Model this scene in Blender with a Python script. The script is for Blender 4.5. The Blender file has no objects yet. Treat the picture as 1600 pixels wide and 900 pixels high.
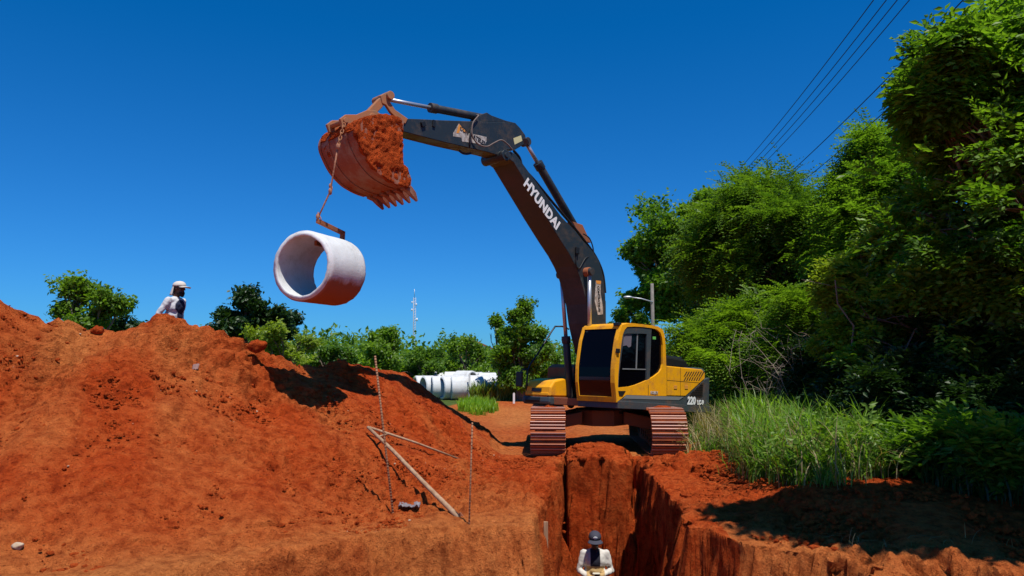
import bpy, bmesh, math, random
import numpy as np
from mathutils import Vector, Matrix, noise as mnoise
random.seed(7); RNG = np.random.default_rng(11)
R_ = math.radians
sc = bpy.context.scene
col = sc.collection

# ------------------------------------------------------------------ camera, world, sun, exposure
EYE = 1.9; FPX = 1155.0; PIT = math.atan(115 / FPX)
cp, sp = math.cos(PIT), math.sin(PIT)
cam_d = bpy.data.cameras.new('camera'); cam = bpy.data.objects.new('camera', cam_d); col.objects.link(cam)
cam.location = (0, 0, EYE); cam.rotation_euler = (math.pi / 2 + PIT, 0, 0)
cam_d.sensor_width = 36; cam_d.lens = 36 * FPX / 1600
cam_d.clip_start = 0.05; cam_d.clip_end = 6000
sc.camera = cam

SUN_EL = R_(67); SUN_AZ = R_(152)          # azimuth clockwise from +Y
to_sun = Vector((math.sin(SUN_AZ) * math.cos(SUN_EL), math.cos(SUN_AZ) * math.cos(SUN_EL), math.sin(SUN_EL)))
w = bpy.data.worlds.new('World'); sc.world = w; w.use_nodes = True
nt = w.node_tree; bg = nt.nodes['Background']
sky = nt.nodes.new('ShaderNodeTexSky'); sky.sky_type = 'NISHITA'; sky.sun_disc = False
sky.sun_elevation = SUN_EL; sky.sun_rotation = SUN_AZ; sky.altitude = 600; sky.air_density = 1.0; sky.dust_density = 0.3; sky.ozone_density = 3.0
hs = nt.nodes.new('ShaderNodeHueSaturation'); hs.inputs['Saturation'].default_value = 1.0; hs.inputs['Value'].default_value = 1.0
hs.inputs['Hue'].default_value = 0.5
nt.links.new(sky.outputs[0], hs.inputs['Color']); tint = nt.nodes.new('ShaderNodeMix'); tint.data_type = 'RGBA'; tint.blend_type = 'MULTIPLY'; tint.inputs[0].default_value = 1
tint.inputs[7].default_value = (0.16, 0.73, 1.40, 1); nt.links.new(hs.outputs[0], tint.inputs[6]); 
sr_ = nt.nodes.new('ShaderNodeSeparateColor'); cr_ = nt.nodes.new('ShaderNodeCombineColor'); ma_ = nt.nodes.new('ShaderNodeMath'); ma_.operation = 'MULTIPLY_ADD'; mx_ = nt.nodes.new('ShaderNodeMath'); mx_.operation = 'MAXIMUM'
nt.links.new(tint.outputs[2], sr_.inputs[0]); nt.links.new(sr_.outputs[0], ma_.inputs[0]); ma_.inputs[1].default_value = 1.55; ma_.inputs[2].default_value = -0.022 / 0.085; nt.links.new(ma_.outputs[0], mx_.inputs[0]); mx_.inputs[1].default_value = 0.012
nt.links.new(mx_.outputs[0], cr_.inputs[0]); nt.links.new(sr_.outputs[1], cr_.inputs[1]); nt.links.new(sr_.outputs[2], cr_.inputs[2]); nt.links.new(cr_.outputs[0], bg.inputs[0]); bg.inputs[1].default_value = 0.085
sl = bpy.data.lights.new('sun', 'SUN'); sl.energy = 5.0; sl.angle = R_(0.5); sl.color = (1.0, 0.955, 0.88)
sun = bpy.data.objects.new('sun', sl); col.objects.link(sun); sun.rotation_euler = to_sun.to_track_quat('Z', 'Y').to_euler()
sun.location = (10, -10, 40)
sc.view_settings.view_transform = 'Standard'; sc.view_settings.look = 'None'; sc.view_settings.gamma = 1; sc.view_settings.exposure = 0.0
sc.render.engine = 'CYCLES'; sc.cycles.max_bounces = 5; sc.cycles.diffuse_bounces = 1; sc.cycles.transparent_max_bounces = 8; sc.cycles.use_denoising = True

def ray(px, py):
    u = (px - 800) / FPX; v = (450 - py) / FPX
    return Vector((u, cp - v * sp, sp + v * cp))
def W(px, py, Y):                      # point on the sight line of a photo pixel at distance Y
    r = ray(px, py); return Vector((0, 0, EYE)) + r * (Y / r.y)

# ------------------------------------------------------------------ numpy noise
def _h(ix, iy, iz, seed):
    n = (ix * 374761393 + iy * 668265263 + iz * 2147483647 + seed * 1274126177) & 0xffffffff
    n = ((n ^ (n >> 13)) * 1274126177) & 0xffffffff
    n = ((n ^ (n >> 16)) * 2246822519) & 0xffffffff
    return ((n ^ (n >> 15)) & 0xffffff) / float(0xffffff) * 2 - 1
def vn(P, seed=0):
    P = np.asarray(P, float); f = np.floor(P); i = f.astype(np.int64); t = P - f; t = t * t * t * (t * (t * 6 - 15) + 10)
    r = 0
    for dx in (0, 1):
        wx = t[:, 0] if dx else 1 - t[:, 0]
        for dy in (0, 1):
            wy = t[:, 1] if dy else 1 - t[:, 1]
            for dz in (0, 1):
                wz = t[:, 2] if dz else 1 - t[:, 2]
                r = r + wx * wy * wz * _h(i[:, 0] + dx, i[:, 1] + dy, i[:, 2] + dz, seed)
    return r
def fbm(P, scale, octv=3, seed=0, gain=0.5):
    P = np.asarray(P, float) / scale; a = 1; s = 0
    for k in range(octv):
        s = s + a * vn(P + 17.3 * k, seed + k); a *= gain; P = P * 2.03
    return s
def sm(a, b, x): 
    t = np.clip((x - a) / (b - a), 0, 1); return t * t * (3 - 2 * t)

# ------------------------------------------------------------------ materials
def mat(name, base, rough=0.6, metal=0.0, spec=0.4, coat=0.0):
    m = bpy.data.materials.new(name); m.use_nodes = True
    b = m.node_tree.nodes['Principled BSDF']
    b.inputs['Base Color'].default_value = (*base, 1); b.inputs['Roughness'].default_value = rough
    b.inputs['Metallic'].default_value = metal; b.inputs['Specular IOR Level'].default_value = spec
    b.inputs['Coat Weight'].default_value = coat
    return m
def nodes(m): return m.node_tree.nodes, m.node_tree.links, m.node_tree.nodes['Principled BSDF']
def ramp(N, stops):
    r = N.new('ShaderNodeValToRGB'); e = r.color_ramp.elements
    while len(e) < len(stops): e.new(0.5)
    for k, (p, c) in enumerate(stops):
        e[k].position = p; e[k].color = (*c, 1) if len(c) == 3 else c
    return r
def tnoise(N, L, scale, detail=4, rough=0.55, vec=None):
    n = N.new('ShaderNodeTexNoise'); n.inputs['Scale'].default_value = scale; n.inputs['Detail'].default_value = detail
    n.inputs['Roughness'].default_value = rough
    if vec is not None: L.new(vec, n.inputs['Vector'])
    return n
def mixc(N, L, fac, a, b):
    x = N.new('ShaderNodeMix'); x.data_type = 'RGBA'
    for s, v in ((x.inputs[0], fac), (x.inputs[6], a), (x.inputs[7], b)):
        if isinstance(v, bpy.types.NodeSocket): L.new(v, s)
        elif isinstance(v, (tuple, list)): s.default_value = (*v, 1)
        else: s.default_value = v
    return x.outputs[2]
def worn(name, base, dirt=(0.22, 0.065, 0.025), amount=0.35, rough=0.45, metal=0.0, scale=3.0, low=None, coat=0.0, bump=0.1):
    """paint with patches of red dust and small scratches"""
    m = mat(name, base, rough, metal, 0.4, coat); N, L, b = nodes(m)
    tc = N.new('ShaderNodeTexCoord'); o = tc.outputs['Object']
    n = tnoise(N, L, scale, 7, 0.65, o); n2 = tnoise(N, L, scale * 9, 5, 0.7, o)
    ad = N.new('ShaderNodeMath'); ad.operation = 'MULTIPLY_ADD'; L.new(n2.outputs[0], ad.inputs[0]); ad.inputs[1].default_value = 0.35; L.new(n.outputs[0], ad.inputs[2])
    r = ramp(N, [(0.72 - amount * 0.45, (0, 0, 0)), (0.95 - amount * 0.35, (1, 1, 1))]); L.new(ad.outputs[0], r.inputs[0])
    fade = N.new('ShaderNodeMath'); fade.operation = 'MULTIPLY'; L.new(r.outputs[0], fade.inputs[0]); fade.inputs[1].default_value = 0.85
    c2 = mixc(N, L, n2.outputs[0], tuple(x * 0.8 for x in base), tuple(min(1, x * 1.18) for x in base))
    c = mixc(N, L, fade.outputs[0], c2, dirt); L.new(c, b.inputs['Base Color'])
    rr = N.new('ShaderNodeMapRange'); L.new(fade.outputs[0], rr.inputs[0]); rr.inputs[3].default_value = rough; rr.inputs[4].default_value = 0.9
    L.new(rr.outputs[0], b.inputs['Roughness'])
    bp = N.new('ShaderNodeBump'); bp.inputs['Strength'].default_value = bump; bp.inputs['Distance'].default_value = 0.01
    L.new(ad.outputs[0], bp.inputs['Height']); L.new(bp.outputs[0], b.inputs['Normal'])
    return m

def soil_mat(name, use_attr=True):
    m = mat(name, (0.4, 0.08, 0.02), 0.95, 0, 0.1); N, L, b = nodes(m)
    geo = N.new('ShaderNodeNewGeometry'); P = geo.outputs['Position']
    n1 = tnoise(N, L, 0.9, 6, 0.6, P); n2 = tnoise(N, L, 7, 6, 0.65, P); n3 = tnoise(N, L, 45, 4, 0.7, P)
    red = mixc(N, L, n1.outputs[0], (0.42, 0.046, 0.0065), (0.60, 0.084, 0.0115))
    org = mixc(N, L, n1.outputs[0], (0.56, 0.165, 0.038), (0.72, 0.27, 0.075))
    if use_attr:
        a = N.new('ShaderNodeAttribute'); a.attribute_name = 'tone'
        md = N.new('ShaderNodeMath'); md.operation = 'MULTIPLY_ADD'; L.new(n2.outputs[0], md.inputs[0]); md.inputs[1].default_value = 0.9
        sb = N.new('ShaderNodeMath'); sb.operation = 'SUBTRACT'; L.new(a.outputs['Fac'], sb.inputs[0]); sb.inputs[1].default_value = 0.45; L.new(sb.outputs[0], md.inputs[2]); md.use_clamp = True
        base = mixc(N, L, md.outputs[0], red, org)
    else: base = mixc(N, L, 0.1, red, org)
    r2 = ramp(N, [(0.32, (0.5, 0.45, 0.42)), (0.50, (0.95, 0.95, 0.95)), (0.75, (1.2, 1.2, 1.2))]); L.new(n2.outputs[0], r2.inputs[0])
    mu = N.new('ShaderNodeMix'); mu.data_type = 'RGBA'; mu.blend_type = 'MULTIPLY'; mu.inputs[0].default_value = 0.8
    L.new(base, mu.inputs[6]); L.new(r2.outputs[0], mu.inputs[7]); c = mu.outputs[2]
    n5 = tnoise(N, L, 24, 4, 0.7, P); r5 = ramp(N, [(0.34, (0.52, 0.42, 0.40)), (0.43, (1, 1, 1)), (0.60, (1, 1, 1)), (0.72, (1.35, 1.45, 1.5))]); L.new(n5.outputs[0], r5.inputs[0])
    m5 = N.new('ShaderNodeMix'); m5.data_type = 'RGBA'; m5.blend_type = 'MULTIPLY'; m5.inputs[0].default_value = 1.0; L.new(c, m5.inputs[6]); L.new(r5.outputs[0], m5.inputs[7]); c = m5.outputs[2]
    r3 = ramp(N, [(0.66, (0, 0, 0)), (0.76, (1, 1, 1))]); L.new(n3.outputs[0], r3.inputs[0])
    f3 = N.new('ShaderNodeMath'); f3.operation = 'MULTIPLY'; L.new(r3.outputs[0], f3.inputs[0]); f3.inputs[1].default_value = 0.45
    c = mixc(N, L, f3.outputs[0], c, (0.55, 0.20, 0.08))
    if use_attr:
        v = N.new('ShaderNodeAttribute'); v.attribute_name = 'veg'
        gcol = mixc(N, L, n1.outputs[0], (0.05, 0.10, 0.018), (0.13, 0.18, 0.04))
        va = N.new('ShaderNodeMath'); va.operation = 'MULTIPLY_ADD'; L.new(n2.outputs[0], va.inputs[0]); va.inputs[1].default_value = 0.8
        vs = N.new('ShaderNodeMath'); vs.operation = 'MULTIPLY_ADD'; L.new(v.outputs['Fac'], vs.inputs[0]); vs.inputs[1].default_value = 1.8; vs.inputs[2].default_value = -0.85; L.new(vs.outputs[0], va.inputs[2]); va.use_clamp = True
        c = mixc(N, L, va.outputs[0], c, gcol)
    L.new(c, b.inputs['Base Color'])
    n4 = tnoise(N, L, 19, 5, 0.75, P); b0 = N.new('ShaderNodeBump'); b0.inputs['Strength'].default_value = 1.0; b0.inputs['Distance'].default_value = 0.075; L.new(n4.outputs[0], b0.inputs['Height'])
    bp = N.new('ShaderNodeBump'); bp.inputs['Strength'].default_value = 0.9; bp.inputs['Distance'].default_value = 0.10; L.new(n2.outputs[0], bp.inputs['Height']); L.new(b0.outputs[0], bp.inputs['Normal'])
    bq = N.new('ShaderNodeBump'); bq.inputs['Strength'].default_value = 0.8; bq.inputs['Distance'].default_value = 0.028; L.new(n3.outputs[0], bq.inputs['Height'])
    L.new(bp.outputs[0], bq.inputs['Normal']); L.new(bq.outputs[0], b.inputs['Normal'])
    return m
def leaf_mat(name, dark, light, trans=0.35, gloss=0.45):
    m = bpy.data.materials.new(name); m.use_nodes = True; N = m.node_tree.nodes; L = m.node_tree.links
    b = N['Principled BSDF']; b.inputs['Roughness'].default_value = gloss; b.inputs['Specular IOR Level'].default_value = 0.35
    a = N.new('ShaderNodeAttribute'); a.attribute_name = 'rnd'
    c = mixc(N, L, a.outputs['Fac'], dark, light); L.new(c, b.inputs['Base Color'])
    t = N.new('ShaderNodeBsdfTranslucent'); 
    g = N.new('ShaderNodeMix'); g.data_type = 'RGBA'; g.blend_type = 'MULTIPLY'; g.inputs[0].default_value = 1; L.new(c, g.inputs[6]); g.inputs[7].default_value = (1.5, 1.6, 0.5, 1); L.new(g.outputs[2], t.inputs[0])
    ms = N.new('ShaderNodeMixShader'); ms.inputs[0].default_value = trans; L.new(b.outputs[0], ms.inputs[1]); L.new(t.outputs[0], ms.inputs[2])
    L.new(ms.outputs[0], N['Material Output'].inputs[0])
    return m
def grain(m, scale, lo, hi, bump=0.2, stretch=None):
    N, L, b = nodes(m); tc = N.new('ShaderNodeTexCoord'); v = tc.outputs['Object']
    if stretch:
        mp = N.new('ShaderNodeMapping'); mp.inputs['Scale'].default_value = stretch; L.new(v, mp.inputs[0]); v = mp.outputs[0]
    n = tnoise(N, L, scale, 6, 0.65, v); r = ramp(N, [(0.3, lo), (0.7, hi)]); L.new(n.outputs[0], r.inputs[0]); L.new(r.outputs[0], b.inputs['Base Color'])
    bp = N.new('ShaderNodeBump'); bp.inputs['Strength'].default_value = bump; bp.inputs['Distance'].default_value = 0.02; L.new(n.outputs[0], bp.inputs['Height']); L.new(bp.outputs[0], b.inputs['Normal'])
    return m

M_SOIL = soil_mat('soil'); M_CLOD = soil_mat('clod_soil', False)
M_YEL = worn('yellow_paint', (0.97, 0.40, 0.005), dirt=(0.42, 0.16, 0.03), amount=0.10, rough=0.5, coat=0.0, bump=0.02)
M_DARK = worn('dark_grey_paint', (0.022, 0.031, 0.036), dirt=(0.085, 0.058, 0.042), amount=0.18, rough=0.42, scale=1.6)
M_DECK = worn('deck_grey_paint', (0.050, 0.064, 0.072), dirt=(0.13, 0.07, 0.045), amount=0.12, rough=0.45, scale=2.5)
M_BLACK = mat('black_plastic', (0.012, 0.013, 0.014), 0.45)
M_HOSE = mat('hose_rubber', (0.015, 0.015, 0.016), 0.55)
M_GLASS = mat('tinted_glass', (0.0015, 0.0015, 0.003), 0.06, 0, 0.12, 0.0)
M_CHROME = mat('chrome_rod', (0.50, 0.53, 0.56), 0.42, 0.7)
M_RUST = worn('dusty_steel', (0.16, 0.085, 0.05), dirt=(0.34, 0.10, 0.035), amount=0.75, rough=0.75, scale=4)
M_LINK = worn('worn_link_steel', (0.30, 0.16, 0.08), dirt=(0.44, 0.15, 0.05), amount=0.5, rough=0.6, scale=5)
M_BUCK = worn('bucket_steel', (0.34, 0.25, 0.18), dirt=(0.27, 0.045, 0.010), amount=0.70, rough=0.85, scale=2.6, bump=0.9)
M_TRACK = worn('track_steel', (0.30, 0.085, 0.04), dirt=(0.50, 0.14, 0.045), amount=0.7, rough=0.8, scale=7, bump=0.4)
M_EDGE = mat('worn_grouser_edge', (0.70, 0.42, 0.32), 0.5, 0.2)
M_WHITE = mat('white_letter', (0.80, 0.80, 0.78), 0.5)
M_STICK = worn('sticker_white', (0.62, 0.60, 0.56), dirt=(0.2, 0.16, 0.12), amount=0.5, rough=0.6, scale=14)
M_ORNG = mat('sticker_orange', (0.72, 0.30, 0.05), 0.5)
M_CREAM = mat('warning_label', (0.62, 0.58, 0.30), 0.5)
M_GREYP = mat('grey_stripe', (0.20, 0.21, 0.21), 0.4)
M_MESHG = mat('vent_dark', (0.07, 0.035, 0.015), 0.7)
def concrete_mat():
    m = mat('concrete', (0.62, 0.60, 0.57), 0.85, 0, 0.2); N, L, b = nodes(m)
    tc = N.new('ShaderNodeTexCoord'); o = tc.outputs['Object']
    n = tnoise(N, L, 2.2, 7, 0.65, o); n2 = tnoise(N, L, 30, 4, 0.6, o)
    r = ramp(N, [(0.28, (0.42, 0.40, 0.37)), (0.45, (0.60, 0.61, 0.60)), (0.72, (0.72, 0.74, 0.74))]); L.new(n.outputs[0], r.inputs[0])
    r2 = ramp(N, [(0.28, (0.75, 0.72, 0.7)), (0.42, (1, 1, 1))]); L.new(n2.outputs[0], r2.inputs[0])
    mu = N.new('ShaderNodeMix'); mu.data_type = 'RGBA'; mu.blend_type = 'MULTIPLY'; mu.inputs[0].default_value = 0.9; L.new(r.outputs[0], mu.inputs[6]); L.new(r2.outputs[0], mu.inputs[7])
    L.new(mu.outputs[2], b.inputs['Base Color'])
    bp = N.new('ShaderNodeBump'); bp.inputs['Strength'].default_value = 0.35; bp.inputs['Distance'].default_value = 0.01; L.new(n2.outputs[0], bp.inputs['Height']); L.new(bp.outputs[0], b.inputs['Normal'])
    return m, mu.outputs[2]
M_CONC, _ = concrete_mat()
def shade_stain_concrete():  # red-brown underside: shade and red earth bounce painted in along with dirt
    m, c = concrete_mat(); m.name = 'shade_stain_concrete'; N, L, b = nodes(m)
    tc = N.new('ShaderNodeTexCoord'); s = N.new('ShaderNodeSeparateXYZ'); L.new(tc.outputs['Object'], s.inputs[0])
    n = tnoise(N, L, 5, 6, 0.65, tc.outputs['Object'])
    a = N.new('ShaderNodeMath'); a.operation = 'MULTIPLY_ADD'; L.new(n.outputs[0], a.inputs[0]); a.inputs[1].default_value = -0.22; L.new(s.outputs[2], a.inputs[2])
    r = ramp(N, [(0.0, (1, 1, 1)), (0.09, (0, 0, 0))]); ad = N.new('ShaderNodeMath'); ad.operation = 'ADD'; ad.inputs[1].default_value = 0.37; L.new(a.outputs[0], ad.inputs[0]); L.new(ad.outputs[0], r.inputs[0])
    vl = N.new('ShaderNodeCombineXYZ'); L.new(s.outputs[0], vl.inputs[0]); L.new(s.outputs[2], vl.inputs[2]); ln = N.new('ShaderNodeVectorMath'); ln.operation = 'LENGTH'; L.new(vl.outputs[0], ln.inputs[0])
    gt = N.new('ShaderNodeMath'); gt.operation = 'GREATER_THAN'; gt.inputs[1].default_value = 0.535; L.new(ln.outputs['Value'], gt.inputs[0]); ml = N.new('ShaderNodeMath'); ml.operation = 'MULTIPLY'; L.new(gt.outputs[0], ml.inputs[0]); L.new(r.outputs[0], ml.inputs[1])
    L.new(mixc(N, L, ml.outputs[0], c, (0.34, 0.12, 0.06)), b.inputs['Base Color'])
    return m
M_CONC2 = shade_stain_concrete()
M_BARK = grain(mat('bark', (0.15, 0.11, 0.08), 0.9), 6, (0.07, 0.05, 0.035), (0.24, 0.19, 0.15), 0.8, (1, 1, 0.3))
M_WOOD = grain(mat('dusty_wood', (0.4, 0.25, 0.14), 0.85), 12, (0.26, 0.13, 0.06), (0.50, 0.33, 0.20), 0.3, (1, 1, 0.1))
M_REBAR = grain(mat('rusty_rebar', (0.25, 0.12, 0.06), 0.8), 20, (0.20, 0.08, 0.035), (0.36, 0.19, 0.10), 0.3)
M_POLE = grain(mat('pole_concrete', (0.2, 0.18, 0.15), 0.85), 5, (0.14, 0.125, 0.105), (0.24, 0.215, 0.18), 0.2)
M_STEEL = mat('galvanised_steel', (0.55, 0.56, 0.57), 0.45, 0.5)
M_CABLE = mat('cable_black', (0.02, 0.02, 0.03), 0.6)

# ------------------------------------------------------------------ object helpers
def tag(o, label=None, cat=None, group=None, kind=None):
    if label: o['label'] = label
    if cat: o['category'] = cat
    if group: o['group'] = group
    if kind: o['kind'] = kind
    return o
def empty(name, loc=(0, 0, 0), rot=(0, 0, 0)):
    o = bpy.data.objects.new(name, None); o.location = loc; o.rotation_euler = rot; o.empty_display_size = 0.3; col.objects.link(o); return o
def link(name, me, mats, parent=None):
    if not isinstance(mats, (list, tuple)): mats = [mats]
    for m in mats: me.materials.append(m)
    o = bpy.data.objects.new(name, me); col.objects.link(o)
    if parent: o.parent = parent
    return o
def np_mesh(name, V, F, mats, parent=None, smooth=True, attrs=None, mi=None):
    """V (n,3), F (m,k) all the same polygon size"""
    V = np.ascontiguousarray(V, dtype=np.float32); F = np.ascontiguousarray(F, dtype=np.int32)
    me = bpy.data.meshes.new(name); me.vertices.add(len(V)); me.vertices.foreach_set('co', V.ravel())
    k = F.shape[1]; me.loops.add(F.size); me.loops.foreach_set('vertex_index', F.ravel())
    me.polygons.add(len(F)); me.polygons.foreach_set('loop_start', np.arange(0, F.size, k, dtype=np.int32))
    me.polygons.foreach_set('loop_total', np.full(len(F), k, dtype=np.int32))
    me.polygons.foreach_set('use_smooth', np.full(len(F), smooth))
    if mi is not None: me.polygons.foreach_set('material_index', np.ascontiguousarray(mi, dtype=np.int32))
    for an, arr in (attrs or {}).items():
        a = me.attributes.new(an, 'FLOAT', 'POINT'); a.data.foreach_set('value', np.ascontiguousarray(arr, dtype=np.float32))
    me.update(calc_edges=True)
    return link(name, me, mats, parent)
class B:
    """collects shapes for ONE mesh object"""
    def __init__(s): s.bm = bmesh.new(); s.m = 0
    def _n(s, fs):
        for f in fs: f.material_index = s.m
    def box(s, c, size, rot=None):
        mt = Matrix.Translation(c) @ ((rot if rot is not None else Matrix.Identity(3)).to_4x4()) @ Matrix.Diagonal((*size, 1))
        r = bmesh.ops.create_cube(s.bm, size=1, matrix=mt); s._n({f for v in r['verts'] for f in v.link_faces}); return s
    def prism(s, pts, y0, y1, fn=None):
        """polygon in (x,z) extruded along y; fn maps (x,y,z)->Vector"""
        g = fn or (lambda x, y, z: (x, y, z))
        a = [s.bm.verts.new(g(x, y0, z)) for x, z in pts]; b = [s.bm.verts.new(g(x, y1, z)) for x, z in pts]
        n = len(pts); fs = [s.bm.faces.new(a), s.bm.faces.new(b[::-1])]
        for i in range(n): fs.append(s.bm.faces.new((a[i], b[i], b[(i + 1) % n], a[(i + 1) % n])))
        s._n(fs); return s
    def tube(s, pts, r, n=8, cap=True):
        pts = [Vector(p) for p in pts]; rs = r if isinstance(r, (list, tuple)) else [r] * len(pts)
        up = None; rings = []
        for i, p in enumerate(pts):
            t = (pts[min(i + 1, len(pts) - 1)] - pts[max(i - 1, 0)]).normalized()
            if up is None: up = t.orthogonal().normalized()
            else: up = (up - t * up.dot(t)).normalized()
            sd = t.cross(up)
            rings.append([s.bm.verts.new(p + (up * math.cos(2 * math.pi * k / n) + sd * math.sin(2 * math.pi * k / n)) * rs[i]) for k in range(n)])
        fs = []
        for a, b in zip(rings, rings[1:]):
            for k in range(n):
                f = s.bm.faces.new((a[k], a[(k + 1) % n], b[(k + 1) % n], b[k])); f.smooth = True; fs.append(f)
        if cap: fs += [s.bm.faces.new(rings[0][::-1]), s.bm.faces.new(rings[-1])]
        s._n(fs); return s
    def ell(s, c, r, rot=None, seg=16, rings=10):
        mt = Matrix.Translation(c) @ ((rot if rot is not None else Matrix.Identity(3)).to_4x4()) @ Matrix.Diagonal((*r, 1))
        q = bmesh.ops.create_uvsphere(s.bm, u_segments=seg, v_segments=rings, radius=1, matrix=mt)
        fs = {f for v in q['verts'] for f in v.link_faces}
        for f in fs: f.smooth = True
        s._n(fs); return s
    def quad(s, *p):
        s._n([s.bm.faces.new([s.bm.verts.new(q) for q in p])]); return s
    def build(s, name, mats, parent=None, bevel=0, subd=0, smooth=False):
        bmesh.ops.recalc_face_normals(s.bm, faces=s.bm.faces[:])
        me = bpy.data.meshes.new(name); s.bm.to_mesh(me); s.bm.free()
        o = link(name, me, mats, parent)
        if smooth:
            for p in me.polygons: p.use_smooth = True
        if bevel:
            m = o.modifiers.new('bevel', 'BEVEL'); m.width = bevel; m.segments = 2; m.limit_method = 'ANGLE'; m.angle_limit = R_(35)
        if subd:
            m = o.modifiers.new('sub', 'SUBSURF'); m.levels = m.render_levels = subd
        return o
def text_mesh(txt, size, extrude, mt, name, m, parent, shear=0, bold=0.0, space=1.0, sx=1.0):
    c = bpy.data.curves.new('tmp', 'FONT'); c.body = txt; c.size = size; c.extrude = extrude; c.align_x = 'CENTER'; c.align_y = 'CENTER'; c.shear = shear; c.offset = bold; c.space_character = space; c.resolution_u = 3
    o = bpy.data.objects.new('tmp', c); col.objects.link(o); bpy.context.view_layer.update()
    me = bpy.data.meshes.new_from_object(o.evaluated_get(bpy.context.evaluated_depsgraph_get()))
    bpy.data.objects.remove(o); me.name = name
    me.transform(mt @ Matrix.Diagonal((sx, 1, 1, 1))); me.materials.clear()
    return link(name, me, m, parent)
def copy_tree(o, parent=None):
    c = o.copy(); col.objects.link(c); c.parent = parent
    for ch in [x for x in col.objects if x.parent == o]: copy_tree(ch, c)
    return c

# ================================================================== TERRAIN
YB = 13.95                                              # far end wall of the trench
def xl(y): return 0.18 + (np.clip(y, 8.0, 15.2) - 8.6) * 0.125
def xr(y): return 2.14 + (np.clip(y, 8.0, 15.2) - 8.6) * 0.048
PIT_X = [-40, -3.9, -3.2, -2.5, -1.6, -0.9, 0.0, 0.4, 2.15, 2.5, 3.1, 4.0, 5.2, 40]
PIT_Y = [6.2, 6.3, 6.85, 7.5, 8.25, 8.6, 8.75, 8.8, 8.8, 8.1, 7.5, 7.25, 6.75, 6.6]
# mound ridge line (x, y, z) from left to right and its front toe
RIDGE = [(-200, 478, 10.5), (0, 470, 11.0), (60, 500, 11.2), (140, 514, 11.4), (185, 521, 11.6), (235, 506, 11.8), (262, 498, 11.8), (300, 514, 11.9), (345, 528, 12.1), (375, 527, 12.3), (400, 543, 12.5), (440, 561, 12.9), (480, 571, 13.5), (530, 567, 14.2), (600, 575, 15.2), (632, 582, 15.6), (690, 622, 16.2), (740, 662, 16.8), (785, 694, 17.1), (815, 698, 17.2)]
_r = [W(a, b, c) for a, b, c in RIDGE]
RX = [-30] + [p.x for p in _r] + [40]; RY = [9.5] + [p.y for p in _r] + [14]; RZ = [2.9] + [p.z for p in _r] + [-0.05]
TOE = [(-100, 900, 6.6), (0, 885, 6.85), (150, 868, 7.1), (300, 850, 7.55), (470, 826, 8.25), (612, 798, 9.2), (700, 790, 9.6), (760, 745, 11.5), (830, 722, 13.0)]
_t = [W(a, b, c) for a, b, c in TOE]; TX = [-30] + [p.x for p in _t] + [40]; TY = [4.5] + [p.y for p in _t] + [13.4]
def mound(x, y):
    ry = np.interp(x, RX, RY); rz = np.interp(x, RX, RZ); ty = np.interp(x, TX, TY)
    t = (y - ty) / np.maximum(ry - ty, 0.3)
    front = np.where(t < 0, 0, np.clip(t, 0, 1) ** 0.92)
    back = np.clip(1 - (y - ry) * 0.80 / np.maximum(rz, 0.05), 0, 1)
    h = rz * np.where(t <= 1, front, back)
    return np.maximum(h, 0)
def height(x, y, jit):
    h = 0.0 * x
    # gentle lie of the land
    h = h - 0.36 * sm(24, 36, y) * (1 - sm(39.8, 41.0, y)) + 0.10 * sm(39.8, 41, y)
    far = sm(60, 900, y); h = h + far * 2.0
    h = h + 0.30 * sm(3.0, 4.6, x) * sm(7.2, 9.5, y) * (1 - sm(15.5, 19, y)) + 0.35 * sm(5.5, 9, x) * (1 - sm(25, 50, y))
    # rise of the loose earth thrown in front of the tracks
    h = h + 0.27 * np.exp(-(((x - 1.62) / 0.62) ** 4)) * np.exp(-((y - 14.55) / 0.6) ** 2)
    h = h + 0.20 * np.exp(-((x - 3.2) / 0.7) ** 2) * np.exp(-((y - 13.2) / 0.9) ** 2)
    h = h - 0.60 * np.exp(-((x - 0.66) / 0.25) ** 4) * np.exp(-((y - 13.95) / 0.85) ** 4) - 0.95 * np.exp(-((x - 2.45) / 0.20) ** 4) * np.exp(-((y - 14.3) / 0.7) ** 4)
    m = mound(x, y)
    # worn sloping shoulders along the trench
    sR = x - xr(y); sL = xl(y) - x; fl = 1 + 0.9 * jit / 0.1
    hm0 = (1 - sm(13.2, 14.0, y)) * sm(8.0, 9.0, y)
    h = h - hm0 * (0.80 * np.clip(1 - sR / (0.75 + 2.6 * jit), 0, 1) ** 1.1 * (sR > -0.5) + 0.22 * np.clip(1 - sL / (0.35 + jit), 0, 1) * (sL > -0.5))
    h = h - 0.16 * np.exp(-((x - 3.05 - 0.5 * jit - 0.18 * (y - 8)) / 0.07) ** 2) * (y < 10.0) * sm(7.0, 7.6, y)
    # slope between ledge and road, left of the trench
    hm = np.maximum(h, m)
    s_tr = np.minimum(np.minimum(x - xl(y), xr(y) - x), np.where((x > 1.06) & (x < 2.14), YB, YB + 0.75) - y) + jit * (0.5 + 1.1 * (x > 1.6))
    ye = np.interp(x, PIT_X, PIT_Y); s_pit = (ye - y) * 0.85 + jit
    wt = np.clip(s_tr / 0.22, 0, 1); wt = wt * wt * (3 - 2 * wt) * 0.35 + wt * 0.65
    wp = np.clip(s_pit / 0.55, 0, 1) ** 1.3
    dug = np.maximum(wt, wp)
    z = hm * (1 - dug) + (-2.55) * dug
    return z, m, dug
off_d = np.concatenate([np.arange(0, 0.32, 0.0125), [0.32]])
offL = np.concatenate([off_d, 0.32 + np.arange(0.033, 6.6, 0.033)]); g = offL[-1]; ex = []
st = 0.05
while g < 2500: g += st; st *= 1.16; ex.append(g)
offL = np.concatenate([offL, ex])
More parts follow.
